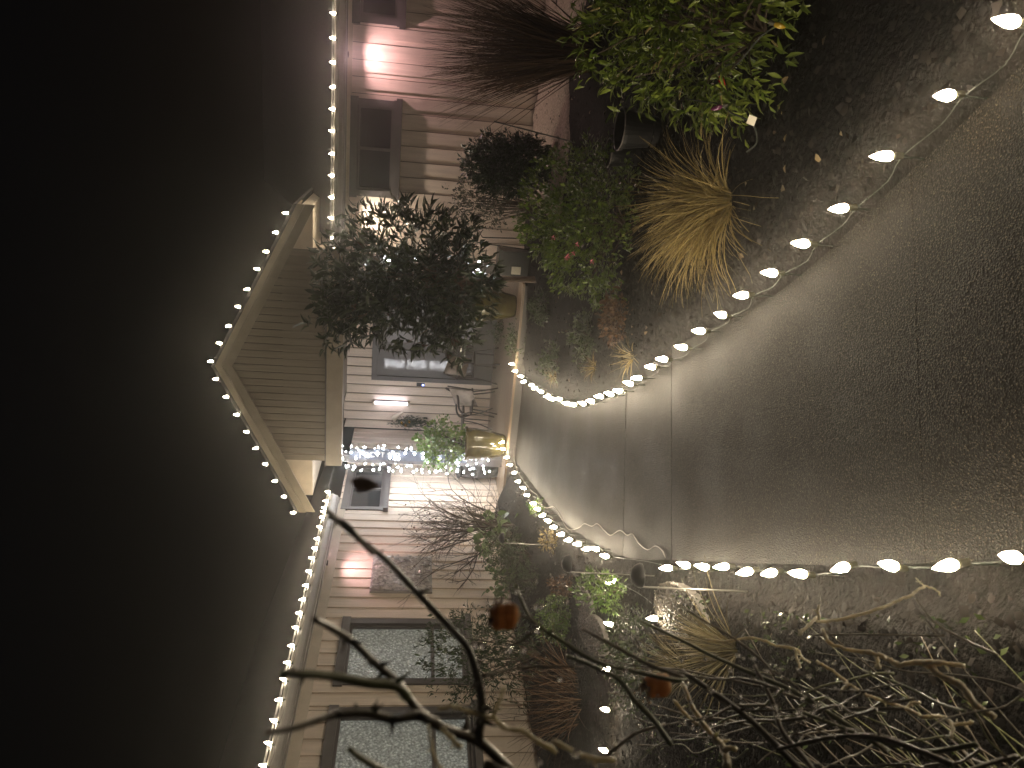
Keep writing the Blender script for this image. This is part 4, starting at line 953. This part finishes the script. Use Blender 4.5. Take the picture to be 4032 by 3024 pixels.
# dark and green canes crossing
for L, d0, d1, r0, r1, m in [
        ([(2030, 2300), (2060, 2380), (2110, 2455), (2230, 2535), (2350, 2605), (2480, 2640), (2640, 2675), (2700, 2680)], .70, .80, .0024, .0042, canegreen),
        ([(2115, 2463), (2060, 2520), (2000, 2545)], .72, .72, .002, .0016, canem), ([(1990, 2410), (2070, 2430), (2115, 2463)], .71, .72, .0016, .0022, canem),
        ([(2230, 2580), (2330, 2620), (2440, 2680), (2500, 2760), (2570, 2830), (2640, 2930)], .75, .8, .003, .0048, canegreen),
        ([(2290, 2475), (2420, 2545), (2560, 2620), (2690, 2665)], .74, .8, .0024, .0036, canem), ([(2520, 2445), (2640, 2500), (2800, 2580), (2960, 2650), (3120, 2720), (3300, 2830), (3500, 2960)], .95, .85, .0028, .005, canegreen),
        ([(2680, 2640), (2800, 2720), (2950, 2830), (3100, 2980), (3200, 3080)], .76, .72, .004, .006, canem), ([(2970, 2620), (3040, 2760), (3080, 2880), (3170, 2990), (3220, 3060)], .8, .74, .0036, .0055, canem),
        ([(2700, 2400), (2800, 2460), (2900, 2520), (3000, 2600), (3050, 2660)], 1.0, .95, .0022, .003, canem), ([(1900, 2660), (1990, 2640), (2100, 2625), (2300, 2625)], .66, .72, .003, .0014, canem),
        ([(3150, 2800), (3300, 2860), (3480, 2920), (3640, 2960), (3850, 2930)], .8, .76, .003, .004, canegreen), ([(2900, 2800), (3100, 2795), (3300, 2790), (3560, 2790)], .95, .9, .002, .0028, canem),
        ([(3060, 2950), (3300, 2900), (3500, 2915), (3750, 3010)], .7, .68, .003, .0042, canem), ([(2620, 2850), (2500, 2890), (2420, 2950), (2330, 3010)], .72, .7, .0022, .003, canem),
        ([(3400, 2640), (3560, 2700), (3700, 2770), (3800, 2800)], 1.0, .9, .002, .003, canegreen), ([(3600, 2350), (3680, 2450), (3800, 2520), (3930, 2580)], 1.1, 1.0, .0018, .0028, canem), ([(3200, 2500), (3400, 2498), (3720, 2503)], 1.15, 1.1, .0022, .002, canem)]:
    FAR = 1.5 if L[0][0] > 2400 else 1.15
    cane(PX(L, d0, d1), r0 * .55 * FAR, r1 * .55 * FAR, m, 4)
FAR = 1.0
def proj(P):
    c = (np.asarray(P) - CAM) @ MW; return c[:, 0] / c[:, 2] * FPX + 2016, c[:, 1] / c[:, 2] * FPX + 1512, c[:, 2]
# thicket from the root
for k in range(150):
    d = np.array([rng.normal(-.25, .55), rng.normal(.75, .45), abs(rng.normal(.35, .35))]); d /= np.linalg.norm(d); L = rng.uniform(.7, 1.5)
    pts = [root + rng.normal(0, .10, 3) * np.array([1, 1, 0])]
    for s in range(5): d = d + rng.normal(0, .10, 3) + np.array([0, 0, -.02]); d /= np.linalg.norm(d); pts.append(pts[-1] + d * L / 5)
    pts = [np.array([p[0], p[1], max(p[2], .05)]) for p in pts]
    if np.min(np.linalg.norm(np.array(pts) - CAM, axis=1)) < .8: continue
    qx, qy, qz = proj(np.array(pts)); vis_ = (qz > .1) & (qx > 0) & (qx < 4100)
    if np.any(qz[1:] > .1) and np.any(qy[vis_] < 2420): continue
    cane(pts, .0040, .0014, canem if k % 3 else canegreen, 5, n=6)
# fine tangle of thin twigs low in the bush
for k in range(44):
    a = math.radians(rng.uniform(150, 235)); L = rng.uniform(350, 950); x0, y0 = rng.uniform(2700, 4150), rng.uniform(2640, 3120); d0 = rng.uniform(1.0, 1.75); d1 = d0 + rng.uniform(-.2, .25)
    L_ = [(x0 + L * t * math.cos(a) + rng.normal(0, 14), y0 + L * t * math.sin(a) * .8 + rng.normal(0, 14)) for t in np.linspace(0, 1, 6)]
    if min(q[1] for q in L_) < 2560 or min(q[0] for q in L_) < 2250: continue
    cane(PX(L_, d0, d1), rng.uniform(.0016, .0032), .0010, canem if k % 3 else canegreen, 3, 'twig', n=5)
# withered blooms and water drops
M_wither = leaf_mat('wither', (.46, .22, .05), (.85, .50, .18), .5, .4, .5)
def bloom(px, py, q, r):
    c0 = atd(px, py, q) - root; mb = MB(); nn = 12; prof = [(r * math.sin(a) * (1 + .1 * math.sin(3 * a)), -r * 1.1 * math.cos(a)) for a in np.linspace(.15, math.pi - .35, 8)]
    V = []
    for i, (rr, z) in enumerate(prof):
        for k in range(nn): a = 2 * math.pi * k / nn; w_ = rr * (1 + .16 * math.sin(a * 3 + i * .7) + rng.normal(0, .05)); V.append(c0 + np.array([w_ * math.cos(a), w_ * math.sin(a), z + rng.normal(0, r * .05)]))
    F = [(i * nn + k, i * nn + (k + 1) % nn, (i + 1) * nn + (k + 1) % nn, (i + 1) * nn + k) for i in range(7) for k in range(nn)]
    link('withered_bloom', mesh_np('withered_bloom', np.array(V), np.array(F), np.repeat(rng.random(8), nn)), M_wither, rose, smooth=True)
    P = np.tile(c0[None], (6, 1)); dv = rng.normal(0, .7, (6, 3)) + np.array([0, 0, 1.2])
    V, F, rr = scatter(leaf_tpl(.16, .2, .5), P, dv, np.full(6, r * 1.9)); link('sepals', mesh_np('sepals', V, F, rr), M_brown, rose)
bloom(1985, 2425, .62, .0105); bloom(2590, 2695, .95, .014); V, F, rr = scatter(leaf_tpl(.3, .2, .3), (atd(1380, 1890, .55) - root)[None], np.array([[-.3, .1, -.8]]), np.array([.020])); link('withered_leaf', mesh_np('withered_leaf', V, F, rr), M_brown, rose)
drops = MB()
dl_ = [(2108, 2390, .75), (2133, 2388, .75), (2113, 2485, .72), (2205, 2675, .7), (1895, 2545, .62), (2004, 2558, .66), (2030, 2330, .8), (2060, 2560, .7), (2110, 2290, .85), (2230, 2370, .8), (1867, 2540, .62), (2125, 3000, .6), (2265, 2970, .6), (2520, 2570, .8), (2552, 2640, .75), (2905, 2580, .9), (3030, 2615, .9), (3140, 2632, .92), (3050, 2780, .74), (3060, 2815, .74), (2780, 2920, .66), (1150, 2640, .5), (1905, 2700, .62), (1910, 2790, .62)]
dl_ += [(rng.uniform(2400, 3500), rng.uniform(2580, 2900), rng.uniform(.75, 1.2)) for _ in range(70)]
for px, py, q in dl_:
    c0 = atd(px, py, q) - root; r = rng.uniform(.0014, .0032) if py > 2580 else .0034
    drops.lathe([(r * math.sin(a), -r * math.cos(a)) for a in np.linspace(0, math.pi, 6)], 8, tuple(c0))
dm = D.materials.new('water_drop'); dm.use_nodes = True; pb_ = dm.node_tree.nodes['Principled BSDF']; pb_.inputs['Transmission Weight'].default_value = 1; pb_.inputs['Roughness'].default_value = .02; pb_.inputs['IOR'].default_value = 1.33
stuff(drops.build('water_drops', dm, rose, smooth=True))

# ------------------------------------------------------------------ haze volume added to stand in for lens glow round the bulbs
hz = stuff(MB().box(-14, 6, -3.2, 17, -1.2, 7).build('haze', None))
hm = D.materials.new('haze'); hm.use_nodes = True; nt = hm.node_tree; nt.nodes.remove(nt.nodes['Principled BSDF'])
vo = nt.nodes.new('ShaderNodeVolumePrincipled'); vo.inputs['Color'].default_value = (.93, .92, .91, 1); vo.inputs['Density'].default_value = .0070; vo.inputs['Anisotropy'].default_value = .90
nt.links.new(vo.outputs[0], nt.nodes['Material Output'].inputs['Volume']); hz.data.materials.append(hm)
